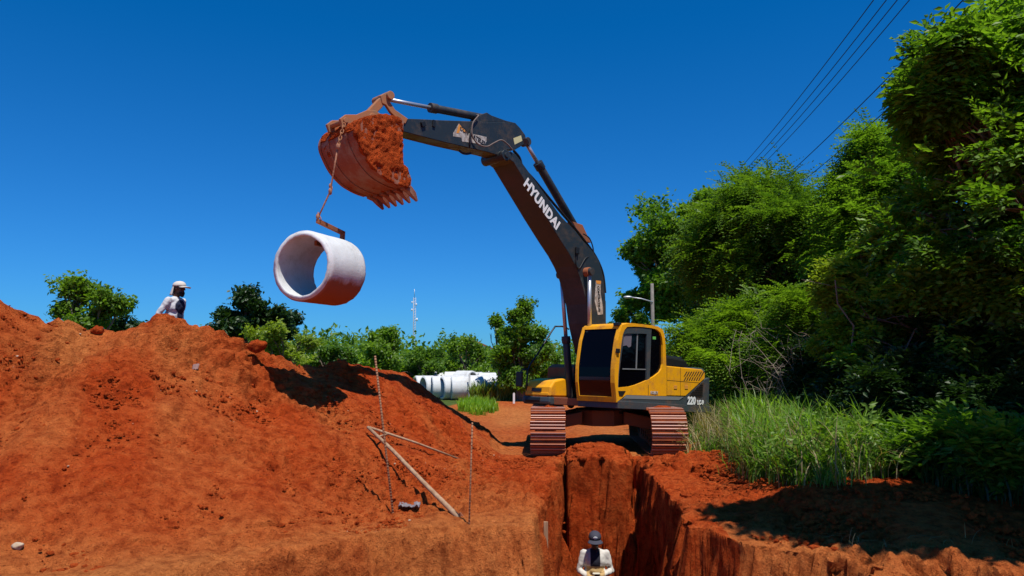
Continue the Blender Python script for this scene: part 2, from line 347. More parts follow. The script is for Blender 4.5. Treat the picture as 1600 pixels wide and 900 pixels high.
offR = np.concatenate([off_d, 0.32 + np.arange(0.04, 5.0, 0.04)]); g = offR[-1]; ex = []; st = 0.06
while g < 2500: g += st; st *= 1.16; ex.append(g)
offR = np.concatenate([offR, ex])
inner = np.concatenate([np.linspace(0, 0.18, 16), np.linspace(0.18, 0.82, 26)[1:], np.linspace(0.82, 1, 16)[1:]])[1:-1]
yy = [6.3]; g = 6.3; st = 0.08
while g > -1500: g -= st; st *= 1.25; yy.append(g)
yy = np.array(yy[::-1]); segs = [yy, np.arange(6.33, 9.4, 0.027), np.arange(9.4, 13.75, 0.036), np.arange(13.75, 14.95, 0.017), np.arange(14.95, 18, 0.05)]
g = 18.0; st = 0.06; ex = []
while g < 3500: ex.append(g); g += st; st *= 1.055
yy = np.concatenate(segs + [np.array(ex)])
ny = len(yy); XL = xl(yy)[:, None]; XR = xr(yy)[:, None]
X = np.concatenate([XL - offL[::-1][None], XL + (XR - XL) * inner[None], XR + offR[None]], 1); nx = X.shape[1]
Y = np.repeat(yy[:, None], nx, 1)
P2 = np.stack([X.ravel(), Y.ravel(), 0 * X.ravel()], 1)
jit = (fbm(P2, 0.5, 4, 5) * 0.13).reshape(ny, nx)
Z, MO, DUG = height(X, Y, jit)
P3 = np.stack([X, Y, Z], 2)
gx = np.gradient(P3, axis=1); gy = np.gradient(P3, axis=0); Nn = np.cross(gx, gy); Nn /= np.linalg.norm(Nn, axis=2, keepdims=True) + 1e-9
Q = P3.reshape(-1, 3)
near = ((1 - sm(17, 26, Q[:, 1])) * sm(3.5, 6.0, Q[:, 1]) * (1 - sm(9, 14, np.abs(Q[:, 0])))).reshape(ny, nx)
roadm = (sm(14.6, 16.0, Y) * (1 - sm(2.9, 3.9, X - 0.02 * Y)) * (1 - sm(0.02, 0.3, MO)))
rough = (0.35 + 0.65 * fbm(Q, 1.7, 2, 90).reshape(ny, nx)).clip(0.12, 1.1)
d = fbm(Q, 0.9, 3, 21).reshape(ny, nx) * 0.055
d += (np.abs(fbm(Q, 0.28, 3, 33)).reshape(ny, nx) - 0.25) * 0.13 * rough
d += np.where(d * 0 + fbm(Q, 0.19, 3, 39).reshape(ny, nx) > 0.28, (fbm(Q, 0.19, 3, 39).reshape(ny, nx) - 0.28) * -0.16, 0) * rough * (DUG < 0.5)
lump = 1 - np.abs(fbm(Q, 0.11, 2, 47)).reshape(ny, nx) * 1.6
d += np.clip(lump, 0, 1) * 0.055 * rough + fbm(Q, 0.075, 2, 61).reshape(ny, nx) * 0.024 * rough
# vertical spade and bucket grooves in the dug faces
GR = np.stack([Q[:, 0] * 1.0, Q[:, 1] * 1.0, Q[:, 2] * 0.30], 1)
d += DUG * (1 - sm(0.995, 1.0, DUG)) * (fbm(GR, 0.17, 3, 71).reshape(ny, nx) * 0.12 + fbm(Q, 0.4, 3, 75).reshape(ny, nx) * 0.20 + np.abs(fbm(Q, 0.16, 2, 79)).reshape(ny, nx) * 0.09)
# runnels down the slope of the mound
RU = np.stack([Q[:, 0] * 1.0 + Q[:, 1] * 0.45, Q[:, 1] * 0.12, Q[:, 2] * 0.15], 1)
d += (MO > 0.1) * fbm(RU, 0.5, 3, 83).reshape(ny, nx) * 0.045
# bucket rake marks running down the heap and crumbly terraces
RK = np.stack([Q[:, 0] * 1.0 + Q[:, 1] * 0.15, Q[:, 1] * 0.35, Q[:, 2] * 0.3], 1)
d += (MO > 0.05) * (fbm(RK, 0.16, 3, 131).reshape(ny, nx)) * 0.030 * (0.4 + rough)
d += np.clip(fbm(Q, 0.14, 2, 141).reshape(ny, nx), 0.1, 1) * 0.06 * rough
d *= near * (1 - 0.75 * roadm) 
P3 = P3 + Nn * d[:, :, None]
far_n = (sm(17, 24, Y) * fbm(Q, 3.0, 3, 12).reshape(ny, nx) * 0.06)
P3[:, :, 2] += far_n * (1 - sm(200, 600, Y))
V = P3.reshape(-1, 3)
idx = np.arange(ny * nx).reshape(ny, nx)
F = np.stack([idx[:-1, :-1], idx[:-1, 1:], idx[1:, 1:], idx[1:, :-1]], 2).reshape(-1, 4)
# colour tones: the soil's own colour differs (subsoil cut, road, fresh spoil)
tn = fbm(Q, 1.1, 3, 101).reshape(ny, nx)
tone = 0.10 + 0.16 * tn
ye_ = np.interp(X, PIT_X, PIT_Y)
tone += 0.55 * np.exp(-((Y - ye_ - 0.10) / 0.75) ** 2) * ((X < 0.3) | (X > 2.4)) * (1 - 0.8*sm(0.1, 0.9, MO)) 
tone += 0.55 * sm(0.05, 0.5, DUG) * (Y < 9.0) * (X < 0.3)
tone += 0.35 * np.exp(-(((X + 0.6) / 0.8) ** 2 + ((Y - 10.8) / 1.3) ** 2)) * (MO < 1.2)
tone += 0.30 * np.exp(-(((X + 6.2) / 1.6) ** 2 + ((Y - 11.0) / 0.9) ** 2))
ST = np.stack([(Q[:, 0] + Q[:, 1] * 0.45), Q[:, 1] * 0.15, 0 * Q[:, 2]], 1)
tone += (MO > 0.08) * np.clip(fbm(ST, 0.8, 3, 151).reshape(ny, nx), -0.2, 1) * 0.22
tone = np.where(roadm > 0.3, 0.62 + 0.3 * fbm(np.stack([Q[:, 0], Q[:, 1] * 0.25, Q[:, 2]], 1), 1.2, 3, 7).reshape(ny, nx), tone)
tone = np.clip(tone, 0, 1)
rdn = fbm(Q, 2.5, 3, 8).reshape(ny, nx) * 1.2
veg = np.maximum.reduce([sm(2.9, 3.9, X - 0.02 * Y + rdn * 0.25) * sm(15.0, 16.5, Y + rdn * .3), sm(42, 46, Y + rdn * 2),
     sm(-1.6, -2.8, X + 0.02 * (Y - 20) + rdn * .4) * sm(22, 26, Y), sm(5.6, 7.0, X + rdn * .4) * sm(8.5, 10, Y), sm(-5, -8, Y), sm(20, 30, np.abs(X))])
veg = np.clip(veg, 0, 1) * (DUG < 0.05)
cx_ = P3[:-1, :-1, 0].ravel(); cy_ = P3[:-1, :-1, 1].ravel(); mo_ = MO[:-1, :-1].ravel(); du_ = DUG[:-1, :-1].ravel(); ro_ = roadm[:-1, :-1].ravel()
cls = np.zeros(len(F), int)
cls[(mo_ > 0.03) & (du_ < 0.02)] = 1
cls[(du_ >= 0.02)] = 2
cls[(cls == 0) & (ro_ > 0.5) & (cy_ > 16) & (cy_ < 60)] = 3
for k, nm in enumerate(['ground', 'earth_mound', 'trench', 'dirt_road']):
    f = F[cls == k]; u, inv = np.unique(f, return_inverse=True)
    o = np_mesh(nm, V[u], inv.reshape(f.shape), M_SOIL, attrs={'tone': tone.ravel()[u], 'veg': veg.ravel()[u]})
    tag(o, kind='structure')
def gz(x, y):
    X_ = np.array([float(x)]); Y_ = np.array([float(y)]); return float(height(X_, Y_, 0 * X_)[0][0])

# loose clods and crumbs lying on the mound, ledge and bank
ico = bmesh.new(); bmesh.ops.create_icosphere(ico, subdivisions=1, radius=1)
IV = np.array([v.co[:] for v in ico.verts]); IF = np.array([[v.index for v in f.verts] for f in ico.faces]); ico.free()
def clods(name, n, sampler, rmin, rmax, label, pw=4.5, mtl=None):
    rg = np.random.default_rng(n); XY = sampler(rg, n); n = len(XY); z = height(XY[:, 0], XY[:, 1], 0 * XY[:, 0])[0]
    r = rmin + (rmax - rmin) * rg.uniform(0, 1, n) ** pw; Vs, Fs, k = [], [], 0; sel = rg.integers(0, 14, n)
    for j in range(14):
        T = IV * (1 + 0.42 * vn(IV * 1.3 + 37.7 * j, 3) + 0.2 * vn(IV * 3.1 + 11.1 * j, 4))[:, None] * np.array([1, 0.6 + 0.035 * j, 0.45 + 0.025 * j]); m = sel == j; c = m.sum()
        if not c: continue
        a = rg.uniform(0, 6.28, c); ca, sa = np.cos(a)[:, None], np.sin(a)[:, None]; rr = r[m][:, None]
        v = np.stack([(T[None, :, 0] * ca - T[None, :, 1] * sa) * rr, (T[None, :, 0] * sa + T[None, :, 1] * ca) * rr, T[None, :, 2] * rr], 2) + np.stack([XY[m, 0], XY[m, 1], z[m]], 1)[:, None, :]
        Vs.append(v.reshape(-1, 3)); Fs.append((IF[None] + (np.arange(c) * len(IV))[:, None, None]).reshape(-1, 3) + k); k += c * len(IV)
    o = np_mesh(name, np.concatenate(Vs), np.concatenate(Fs), mtl or M_CLOD, smooth=False); tag(o, label, 'earth', kind='stuff'); return o
def _keep(XY, thr, rg):
    z, m, dg = height(XY[:, 0], XY[:, 1], 0 * XY[:, 0]); nn = vn(np.stack([XY[:, 0] * 1.3, XY[:, 1] * 1.3, 5 + 0 * z], 1), 9)
    d2 = height(XY[:, 0], XY[:, 1] - 0.28, 0 * XY[:, 0])[2] + height(XY[:, 0] - 0.2, XY[:, 1], 0 * XY[:, 0])[2] + height(XY[:, 0] + 0.2, XY[:, 1], 0 * XY[:, 0])[2]; return XY[(dg < 0.01) & (d2 < 0.01) & (nn + rg.uniform(-.6, .6, len(z)) > thr)]
def s_mound(rg, n):
    y = rg.uniform(6.9, 15.5, n * 2); x = y * rg.uniform(-0.75, 0.05, n * 2); return _keep(np.stack([x, y], 1), -0.05, rg)[:n]
def s_bank(rg, n):
    y = rg.uniform(7.3, 14.2, n * 2); x = rg.uniform(2.3, 5.5, n * 2); return _keep(np.stack([x, y], 1), -0.3, rg)[:n]
clods('dirt_clods', 26000, s_mound, 0.005, 0.040, 'loose red clods and crumbs scattered over the mound slope', 5.5)
clods('dirt_clods', 9000, s_bank, 0.006, 0.065, 'loose red clods on the bank right of the trench', 5.0)
def s_lip(rg, n): return np.stack([rg.uniform(0.9, 2.3, n), rg.uniform(13.98, 14.8, n)], 1)
clods('dirt_clods', 260, s_lip, 0.015, 0.12, 'lumps of red earth heaped between the two tracks', 2.6)
M_PALE = grain(mat('pale_stone', (0.5, 0.4, 0.28), 0.9), 9, (0.38, 0.26, 0.16), (0.62, 0.5, 0.36), 0.3)
clods('pale_stones', 160, s_mound, 0.005, 0.022, 'small pale stones in the red earth', 2.0, M_PALE)
for (px, py, Yd, r, lb, mm) in [(402, 541, 12.05, 0.13, 'round red earth boulder on the mound crest beneath the hanging pipe', M_CLOD),
                            (152, 516, 11.35, 0.085, 'rounded red earth lump on the mound crest below the leafy tree', M_CLOD),
                            (28, 853, 7.15, 0.045, 'pale tan stone near the bottom left corner', M_PALE), (14, 823, 7.35, 0.03, 'small flat pale stone above the larger tan one at far left', M_PALE)]:
    p = W(px, py, Yd); b = B(); q = bmesh.ops.create_icosphere(b.bm, subdivisions=3, radius=r, matrix=Matrix.Translation(p) @ Matrix.Diagonal((1.1, 1, 0.8, 1)))
    for v in q['verts']:
        dd = v.co - p; v.co = p + dd * (1 + 0.3 * mnoise.noise(dd / r * 1.4 + Vector((px, 0, 0))) + 0.12 * mnoise.noise(dd / r * 4))
    tag(b.build('earth_lump' if mm is M_CLOD else 'stone', mm, smooth=True), lb, 'earth lump' if mm is M_CLOD else 'stone')
# ================================================================== EXCAVATOR
EC = Vector((2.32, 17.0, 0)); TH = R_(45); PB = R_(3)
_d = Vector((-math.cos(TH), -math.sin(TH), 0)); _l = Vector((math.sin(TH), -math.cos(TH), 0)); _k = Vector((0, 0, 1))
_fx = _d * math.cos(PB) + _k * math.sin(PB); _uz = _k * math.cos(PB) - _d * math.sin(PB)
ER = Matrix((_fx, _l, _uz)).transposed()
exc = empty('excavator', EC, ER.to_euler())
tag(exc, 'yellow and dark grey crawler excavator straddling the trench end with boom raised', 'excavator')
EM = Matrix.Translation(EC) @ ER.to_4x4(); EI = EM.inverted()
def L(px, py, yl=0.0):                         # sight line meets the vertical plane y = yl of the machine
    r = ER.transposed() @ ray(px, py); o = ER.transposed() @ (Vector((0, 0, EYE)) - EC)
    t = (yl - o.y) / r.y; q = o + r * t; return (q.x, q.z)
def L3(px, py, yl=0.0): x, z = L(px, py, yl); return Vector((x, yl, z))
# ---- undercarriage (built in world axes, then brought into the machine's axes)
HD = R_(3.0)                                    # tracks point almost straight at the camera
tf = Vector((-math.sin(HD), -math.cos(HD), 0)); tl = Vector((math.cos(HD), -math.sin(HD), 0))
TC = Vector((2.02, 17.0, 0))
def tw(s, t, z): return EI @ (TC + tf * s + tl * t + Vector((0, 0, z)))
def track(sign):
    t0 = sign * 1.195; Wd = 0.70; rr = 0.40; hl = 1.78; zc = 0.47
    path = []                                   # closed loop of the chain in (s, z)
    n_arc = 40
    top = [(-hl + 2 * hl * i / 40, zc + rr - 0.05 * math.sin(math.pi * i / 40)) for i in range(40)]
    arc1 = [(hl + rr * math.sin(math.pi * i / n_arc), zc + rr * math.cos(math.pi * i / n_arc)) for i in range(n_arc)]
    bot = [(hl - 2 * hl * i / 40, zc - rr) for i in range(40)]
    arc2 = [(-hl - rr * math.sin(math.pi * i / n_arc), zc - rr * math.cos(math.pi * i / n_arc)) for i in range(n_arc)]
    loop = top + arc1 + bot + arc2; pts = np.array(loop + loop[:1]); seg = np.hypot(*np.diff(pts, axis=0).T); cum = np.concatenate([[0], np.cumsum(seg)])
    tot = cum[-1]; N_ = int(round(tot / 0.190)); pitch = tot / N_
    def at(u): u %= tot; return np.array([np.interp(u, cum, pts[:, 0]), np.interp(u, cum, pts[:, 1])])
    b = B()
    for i in range(N_):
        u = (i + 0.35) * pitch; a, c = at(u - pitch * 0.47), at(u + pitch * 0.47); m = (a + c) / 2; dv = (c - a) / np.linalg.norm(c - a); nv = np.array([-dv[1], dv[0]])
        if np.dot(nv, m - np.array([np.clip(m[0], -hl, hl), zc])) < 0: nv = -nv
        hw = pitch * 0.485; jo = (random.random() - .5) * 0.012
        def P(al, ou, t): q = m + dv * al + nv * ou; return tw(q[0], t0 + t, q[1])
        def bx(a0, a1, o0, o1, w_, mi):
            b.m = mi; vs = [b.bm.verts.new(P(x, y, z)) for x in (a0, a1) for y in (o0, o1) for z in (-w_ / 2 + jo, w_ / 2 + jo)]
            for f in ((0, 1, 3, 2), (4, 6, 7, 5), (0, 4, 5, 1), (2, 3, 7, 6), (0, 2, 6, 4), (1, 5, 7, 3)): b.bm.faces.new([vs[j] for j in f]).material_index = mi
        bx(-hw, hw, 0.03, 0.052, Wd, 0)
        for k, g_ in enumerate((-0.8, -0.1, 0.6)):
            hgt = 0.095 if k == 0 else 0.078
            bx(hw * g_, hw * g_ + 0.016, 0.05, hgt, Wd, 0)
            bx(hw * g_ + 0.001, hw * g_ + 0.015, hgt, hgt + 0.004, Wd - 0.01, 1 if (i * 7 + k * 3) % 4 else 0)
        for sd in (-1, 1): 
            b.m = 0; vs = None; bx(-hw * 1.02, hw * 1.02, -0.07, 0.03, 0.05, 0) if False else None
        for sd in (-0.11, 0.11):
            vs = [b.bm.verts.new(P(x, y, z)) for x in (-hw, hw) for y in (-0.08, 0.03) for z in (sd - 0.025, sd + 0.025)]
            for f in ((0, 1, 3, 2), (4, 6, 7, 5), (0, 4, 5, 1), (2, 3, 7, 6), (0, 2, 6, 4), (1, 5, 7, 3)): b.bm.faces.new([vs[j] for j in f]).material_index = 0
    tk = b.build('track', [M_TRACK, M_EDGE], exc)
    b = B()
    fr = [(-1.5, 0.30), (1.45, 0.30), (1.5, 0.42), (1.35, 0.66), (0.6, 0.74), (-1.3, 0.74), (-1.5, 0.6)]
    va = [b.bm.verts.new(tw(s, t0 - 0.16, z)) for s, z in fr]; vb = [b.bm.verts.new(tw(s, t0 + 0.16, z)) for s, z in fr]
    b.bm.faces.new(va); b.bm.faces.new(vb[::-1])
    for i in range(len(fr)): b.bm.faces.new((va[i], vb[i], vb[(i + 1) % len(fr)], va[(i + 1) % len(fr)]))
    b.build('track_frame', M_RUST, tk, 0.02)
    b = B(); sg = [(-1.2 + .25 * k, 0.90) for k in range(12)]
    va = []
    for k in range(15):
        s_ = 1.0 + 0.75 * k / 14; zt_ = zc + rr + 0.04 if s_ < hl else zc + rr; row = []
        for j in range(9):
            t_ = -0.30 + 0.6 * j / 8; e_ = math.sin(math.pi * j / 8) * math.sin(math.pi * k / 14); row.append(b.bm.verts.new(tw(s_, t0 + t_, zt_ + e_ * (0.075 + 0.07 * mnoise.noise(Vector((s_ * 6, t_ * 6, sign * 3)))))))
        va.append(row)
    for p_, q_ in zip(va, va[1:]):
        for j in range(8): b.bm.faces.new((p_[j], p_[j + 1], q_[j + 1], q_[j]))
    b.build('caked_mud', M_CLOD, tk, smooth=True)
    for s, nm in ((hl, 'idler'), (-hl, 'sprocket')):
        b = B(); b.tube([tw(s, t0 - 0.07, zc), tw(s, t0 + 0.07, zc)], 0.34, 24); b.tube([tw(s, t0 - 0.15, zc), tw(s, t0 + 0.15, zc)], 0.17, 20)
        b.build(nm, M_RUST, tk, 0.012)
    for i in range(8): s = -1.35 + i * 0.385; b = B(); b.tube([tw(s, t0 - 0.15, 0.22), tw(s, t0 + 0.15, 0.22)], 0.10, 14); b.build('track_roller', M_RUST, tk)
    for s in (-0.6, 0.6): b = B(); b.tube([tw(s, t0 - 0.13, 0.80), tw(s, t0 + 0.13, 0.80)], 0.06, 12); b.build('carrier_roller', M_RUST, tk)
track(-1); track(1)
b = B()
for s, hw in ((0.55, 0.20), (-0.55, 0.20)):
    for sd in (-1, 1):
        q = [tw(s - hw, sd * 0.45, 0.55), tw(s + hw, sd * 0.45, 0.55), tw(s + hw, sd * 1.12, 0.42), tw(s - hw, sd * 1.12, 0.42)]
        q2 = [tw(s - hw, sd * 0.45, 0.82), tw(s + hw, sd * 0.45, 0.82), tw(s + hw, sd * 1.12, 0.68), tw(s - hw, sd * 1.12, 0.68)]
        a = [b.bm.verts.new(v) for v in q]; c = [b.bm.verts.new(v) for v in q2]; b.bm.faces.new(a); b.bm.faces.new(c[::-1])
        for i in range(4): b.bm.faces.new((a[i], c[i], c[(i + 1) % 4], a[(i + 1) % 4]))
oc = [(math.cos(math.pi / 8 + i * math.pi / 4) * 0.78, math.sin(math.pi / 8 + i * math.pi / 4) * 0.62) for i in range(8)]
a = [b.bm.verts.new(tw(x, y, 0.50)) for x, y in oc]; c = [b.bm.verts.new(tw(x, y, 0.84)) for x, y in oc]; b.bm.faces.new(a); b.bm.faces.new(c[::-1])
for i in range(8): b.bm.faces.new((a[i], c[i], c[(i + 1) % 8], a[(i + 1) % 8]))
b.build('car_body', M_RUST, exc, 0.02)
b = B(); b.tube([(0, 0, 0.74), (0, 0, 0.90)], 0.62, 32); b.build('slew_ring', M_BLACK, exc)
# ---- upper structure
def rz_(x): return 0.875 + (x - 1.66) * 0.022           # underside of the deck
b = B(); b.prism([(1.60, 0.89), (1.60, 1.05), (-1.55, 1.02), (-1.55, 0.82)], -1.25, 1.28); b.build('deck_frame', M_RUST, exc, 0.015)
b = B(); b.prism([(1.66, 0.88), (1.66, 1.035), (-1.9, 0.965), (-1.9, 0.805)], 1.28, 1.335); b.prism([(1.66, 0.88), (1.66, 1.035), (1.60, 1.035), (1.60, 0.88)], 0.28, 1.28); b.build('side_skirt', M_DECK, exc, 0.012)
b = B(); b.prism([(1.50, 0.93), (1.50, 1.05), (0.2, 1.03), (0.2, 0.90)], -1.36, -1.25); b.build('side_skirt', M_DECK, exc, 0.012)
# counterweight: curved tail
b = B()
prof = []
for i in range(13):
    a = -math.pi / 2 + math.pi * i / 12
    prof.append((-1.52 - 0.72 * abs(math.cos(a)) ** 0.75, 1.30 * math.sin(a) if abs(math.sin(a)) < .999 else 1.30 * math.copysign(1, a)))
outl = [(-1.25, -1.30)] + prof + [(-1.25, 1.30)]
lv = [(0.81, 0.97), (0.88, 1.0), (1.55, 1.0), (1.78, 0.985), (1.84, 0.95)]
rings = []
for z, s in lv: rings.append([b.bm.verts.new((-1.25 + (x + 1.25) * s, y * s, z)) for x, y in outl])
for p_, q_ in zip(rings, rings[1:]):
    for i in range(len(outl)): 
        f = b.bm.faces.new((p_[i], p_[(i + 1) % len(outl)], q_[(i + 1) % len(outl)], q_[i]))
b.bm.faces.new(rings[0]); b.bm.faces.new(rings[-1])
b.build('counterweight', M_DECK, exc, 0.03)
# engine housing: yellow body left side with slanted rear boundary
body = [(0.05, 1.06), (-0.05, 1.80), (-1.62, 1.835), (-1.80, 1.78), (-1.83, 1.66), (-1.10, 1.08)]
b = B(); b.prism([(0.0, 1.04), (-0.05, 1.80), (-1.62, 1.83), (-1.70, 1.6), (-1.70, 1.02)], -1.22, 1.20); b.build('engine_housing', M_DECK, exc, 0.03)
def S(px, py, y=1.32): x, z = L(px, py, y); return (x, z)
def Z1(zx, zy): return (890 + zx / 5.296, 490 + zy / 5.296)      # coordinates read off an enlargement of the cab
def poly(name, pts, y0, y1, m, parent, bev=0.0, zoom=Z1): 
    b = B(); b.prism([L(*zoom(*p), y1) for p in pts], y0, y1); return b.build(name, m, parent, bev)
eng = poly('engine_cover', [(800, 432), (1095, 462), (1122, 492), (1120, 540), (960, 686), (800, 682)], 1.16, 1.315, M_YEL, exc, 0.02)
b = B()
for r0, y0, y1, dx in ((0, 480, 520, 22), (1, 525, 555, 14)):
    for k in range(8):
        x0 = 945 + k * 20 + (0 if r0 == 0 else 0); pts = [(x0, y1), (x0 + 9, y1), (x0 + 9 + dx, y0), (x0 + dx, y0)]
        if r0 == 0 or k < 7: b.prism([L(*Z1(*p), 1.318) for p in pts], 1.312, 1.318)
b.build('vent_slots', M_MESHG, eng)
b = B()
for l0 in ([(805, 435), (805, 680)], [(917, 447), (917, 683)], [(805, 550), (1080, 572)]):
    (x0, y0), (x1, y1) = l0; wx = 2.0
    pts = [(x0, y0), (x0 + wx, y0 + wx), (x1 + wx, y1 + wx), (x1, y1)] if x0 == x1 else [(x0, y0), (x1, y1), (x1, y1 + 3), (x0, y0 + 3)]
    b.prism([L(*Z1(*p), 1.318) for p in pts], 1.312, 1.3175)
b.build('panel_gaps', M_BLACK, eng)
for x0 in (865, 955): 
    b = B(); b.prism([L(*Z1(*p), 1.325) for p in [(x0, 592), (x0 + 26, 594), (x0 + 26, 626), (x0, 624)]], 1.314, 1.325); h_ = b.build('cover_latch', M_ORNG, eng, 0.003)
gr = poly('rear_grille', [(1112, 566), (1095, 690), (985, 685), (1000, 668)], 1.29, 1.312, M_MESHG, exc)
b = B()
for k in range(9): x = 1000 + k * 11; b.prism([L(*Z1(*p), 1.322) for p in [(x, 690 - max(0, 0)), (x + 3, 690), (x + 3 + 6, 575 + max(0, (8 - k)) * 10), (x + 6, 575 + max(0, 8 - k) * 10)]], 1.312, 1.322)
for k in range(7): y = 590 + k * 14; b.prism([L(*Z1(*p), 1.320) for p in [(1105 - k * 0 , y), (1105, y + 3), (max(1000, 1085 - k * 16), y + 3), (max(1000, 1085 - k * 16), y)]], 1.312, 1.320)
b.build('grille_bars', M_BLACK, gr)
poly('rear_side_panel', [(1122, 543), (1158, 530), (1152, 765), (905, 752), (905, 718), (950, 690)], 1.20, 1.305, M_DECK, exc, 0.008)
poly('side_band', [(470, 672), (948, 688), (905, 718), (930, 752), (395, 735), (440, 705)], 1.20, 1.31, M_DECK, exc, 0.006)
poly('grey_stripe', [(472, 674), (944, 690), (905, 716), (446, 703)], 1.308, 1.316, M_GREYP, exc)
# hood and air intake on the tail
b = B(); b.prism([(-0.25, 1.80), (-0.28, 1.98), (-0.42, 2.06), (-1.28, 2.02), (-1.42, 1.93), (-1.45, 1.82)], 0.15, 1.02); hood = b.build('engine_hood', M_BLACK, exc, 0.05)
b = B()
for k in range(12): x = -0.52 - k * 0.065; b.box((x, 0.60, 2.055), (0.02, 0.7, 0.04))
b.build('hood_louvres', M_DECK, hood)
b = B(); b.tube([(-1.15, -0.45, 1.8), (-1.15, -0.45, 2.18), (-1.2, -0.45, 2.25)], 0.06, 12); b.build('exhaust_pipe', M_RUST, exc)
# right side: fuel tank, tool box, steps
b = B(); b.prism([(0.95, 1.02), (0.95, 1.72), (0.80, 1.80), (-0.5, 1.80), (-0.5, 1.02)], -1.26, -0.42); tank = b.build('fuel_tank', worn('brown_tank', (0.30, 0.11, 0.03), amount=0.5, rough=0.5), exc, 0.03)
b = B(); b.tube([(0.55, -0.62, 1.78), (0.55, -0.62, 1.92)], 0.07, 14); b.build('tank_cap', M_YEL, tank)
tbx = [(1.72, 1.06), (1.70, 1.26), (1.58, 1.40), (1.30, 1.46), (0.96, 1.46), (0.96, 1.06)]
b = B(); b.prism(tbx, -1.22, -0.46); tb = b.build('tool_box', M_YEL, exc, 0.035)
b = B(); b.prism([(1.735, 1.16), (1.725, 1.235), (1.60, 1.235), (1.60, 1.16)], -1.0, -0.72); b.build('box_latch', M_BLACK, tb)
b = B(); b.prism([(1.735, 1.08), (1.73, 1.14), (1.6, 1.14), (1.6, 1.08)], -1.19, -0.5); b.build('box_ledge', M_YEL, tb, 0.01)
b = B(); b.prism([(1.70, 0.88), (1.76, 0.93), (1.74, 1.05), (0.95, 1.05), (0.95, 0.88)], -1.26, -0.44); st_ = b.build('front_step', M_DECK, exc, 0.03)
b = B(); b.prism([(1.76, 0.93), (1.775, 0.97), (1.765, 1.03), (1.7, 1.03), (1.7, 0.93)], -1.15, -0.72); b.build('work_light', M_BLACK, st_)
# front handrail with mirror
def RG(zx, zy): return (800 + zx / 6.0, 500 + zy / 6.0)
rail = [(530, 85), (505, 70), (470, 60), (405, 60), (370, 110), (320, 190), (240, 320), (175, 410), (148, 470), (140, 580), (140, 670), (165, 725), (205, 740), (300, 735), (345, 745), (355, 770)]
b = B(); b.tube([L3(*RG(*q), -1.18 if q[0] < 480 else -1.18 + (q[0] - 480) * 0.006) for q in rail], 0.021, 8); hr = b.build('handrail', M_BLACK, exc)
b = B(); b.tube([L3(*RG(150, 462), -1.18), L3(*RG(100, 468), -1.2), L3(*RG(75, 490), -1.2)], 0.014, 6); b.build('mirror_arm', M_BLACK, hr)
x0, z0 = L(*RG(70, 555), -1.2); b = B(); b.box((x0, -1.2, z0), (0.06, 0.19, 0.33)); mr = b.build('mirror', M_BLACK, exc, 0.02)
# ---- cab
CY0, CY1 = 0.30, 1.30
cabp = [(1.60, 1.04), (1.70, 1.35), (1.72, 1.75), (1.60, 2.25), (1.42, 2.52), (1.28, 2.60), (0.35, 2.62), (0.10, 2.58), (-0.02, 2.44), (-0.06, 1.78), (-0.02, 1.04)]
# side outline traced on the near side
side = [(388, 735), (376, 600), (372, 480), (392, 300), (418, 150), (436, 92), (470, 78), (600, 88), (730, 106), (775, 140), (792, 200), (800, 430), (802, 682), (470, 672), (440, 704)]
sp_ = [L(*Z1(*p), CY1) for p in side]
b = B()
core = [L(*Z1(*p), CY1) for p in [(396, 728), (388, 600), (384, 480), (404, 300), (430, 150), (446, 100), (475, 88), (600, 98), (725, 116), (762, 145), (780, 200), (788, 430), (790, 676), (470, 664)]]
b.prism(core, CY0 + 0.02, CY1 - 0.08); b.build('cab_interior', M_BLACK, exc, 0.02)
def fillring(b, outer, inner, y0, y1):
    n = len(outer)
    for i in range(n):
        j = (i + 1) % n; q = [outer[i], outer[j], inner[j], inner[i]]
        b.prism(q, y0, y1)
# yellow side frame = body of side minus window; built as panels around the opening
win = [(400, 615), (404, 500), (414, 380), (426, 270), (440, 175), (456, 135), (476, 110), (540, 107), (600, 110), (680, 120), (722, 131), (752, 156), (766, 200), (771, 260), (770, 420), (762, 455), (745, 485), (700, 520), (650, 548), (600, 570), (550, 590), (500, 604)]
out = [(388, 735), (376, 560), (378, 440), (386, 330), (400, 220), (418, 150), (436, 92), (520, 78), (600, 88), (680, 97), (730, 106), (775, 140), (788, 190), (794, 260), (800, 430), (801, 480), (802, 540), (802, 682), (720, 680), (650, 678), (560, 675), (470, 672)]
b = B(); W0 = [L(*Z1(*p), CY1 + 0.015) for p in win]; O0 = [L(*Z1(*p), CY1 + 0.015) for p in out]
n = len(W0)
va = [b.bm.verts.new((x, CY1 + 0.015, z)) for x, z in O0]; vb = [b.bm.verts.new((x, CY1 + 0.015, z)) for x, z in W0]; vc = [b.bm.verts.new((x, CY1 - 0.03, z)) for x, z in W0]; vd = [b.bm.verts.new((x, CY1 - 0.03, z)) for x, z in O0]
for i in range(n):
    j = (i + 1) % n
    b.bm.faces.new((va[i], va[j], vb[j], vb[i])); b.bm.faces.new((vb[i], vb[j], vc[j], vc[i])); b.bm.faces.new((va[j], va[i], vd[i], vd[j]))
cab = b.build('cab', M_YEL, exc)
poly('door_seam', [(650, 590), (653, 590), (653, 676), (650, 676)], CY1 + 0.013, CY1 + 0.018, M_BLACK, cab)
poly('door_handle', [(405, 640), (466, 640), (440, 684), (412, 680)], CY1 + 0.013, CY1 + 0.024, M_BLACK, cab, 0.004)
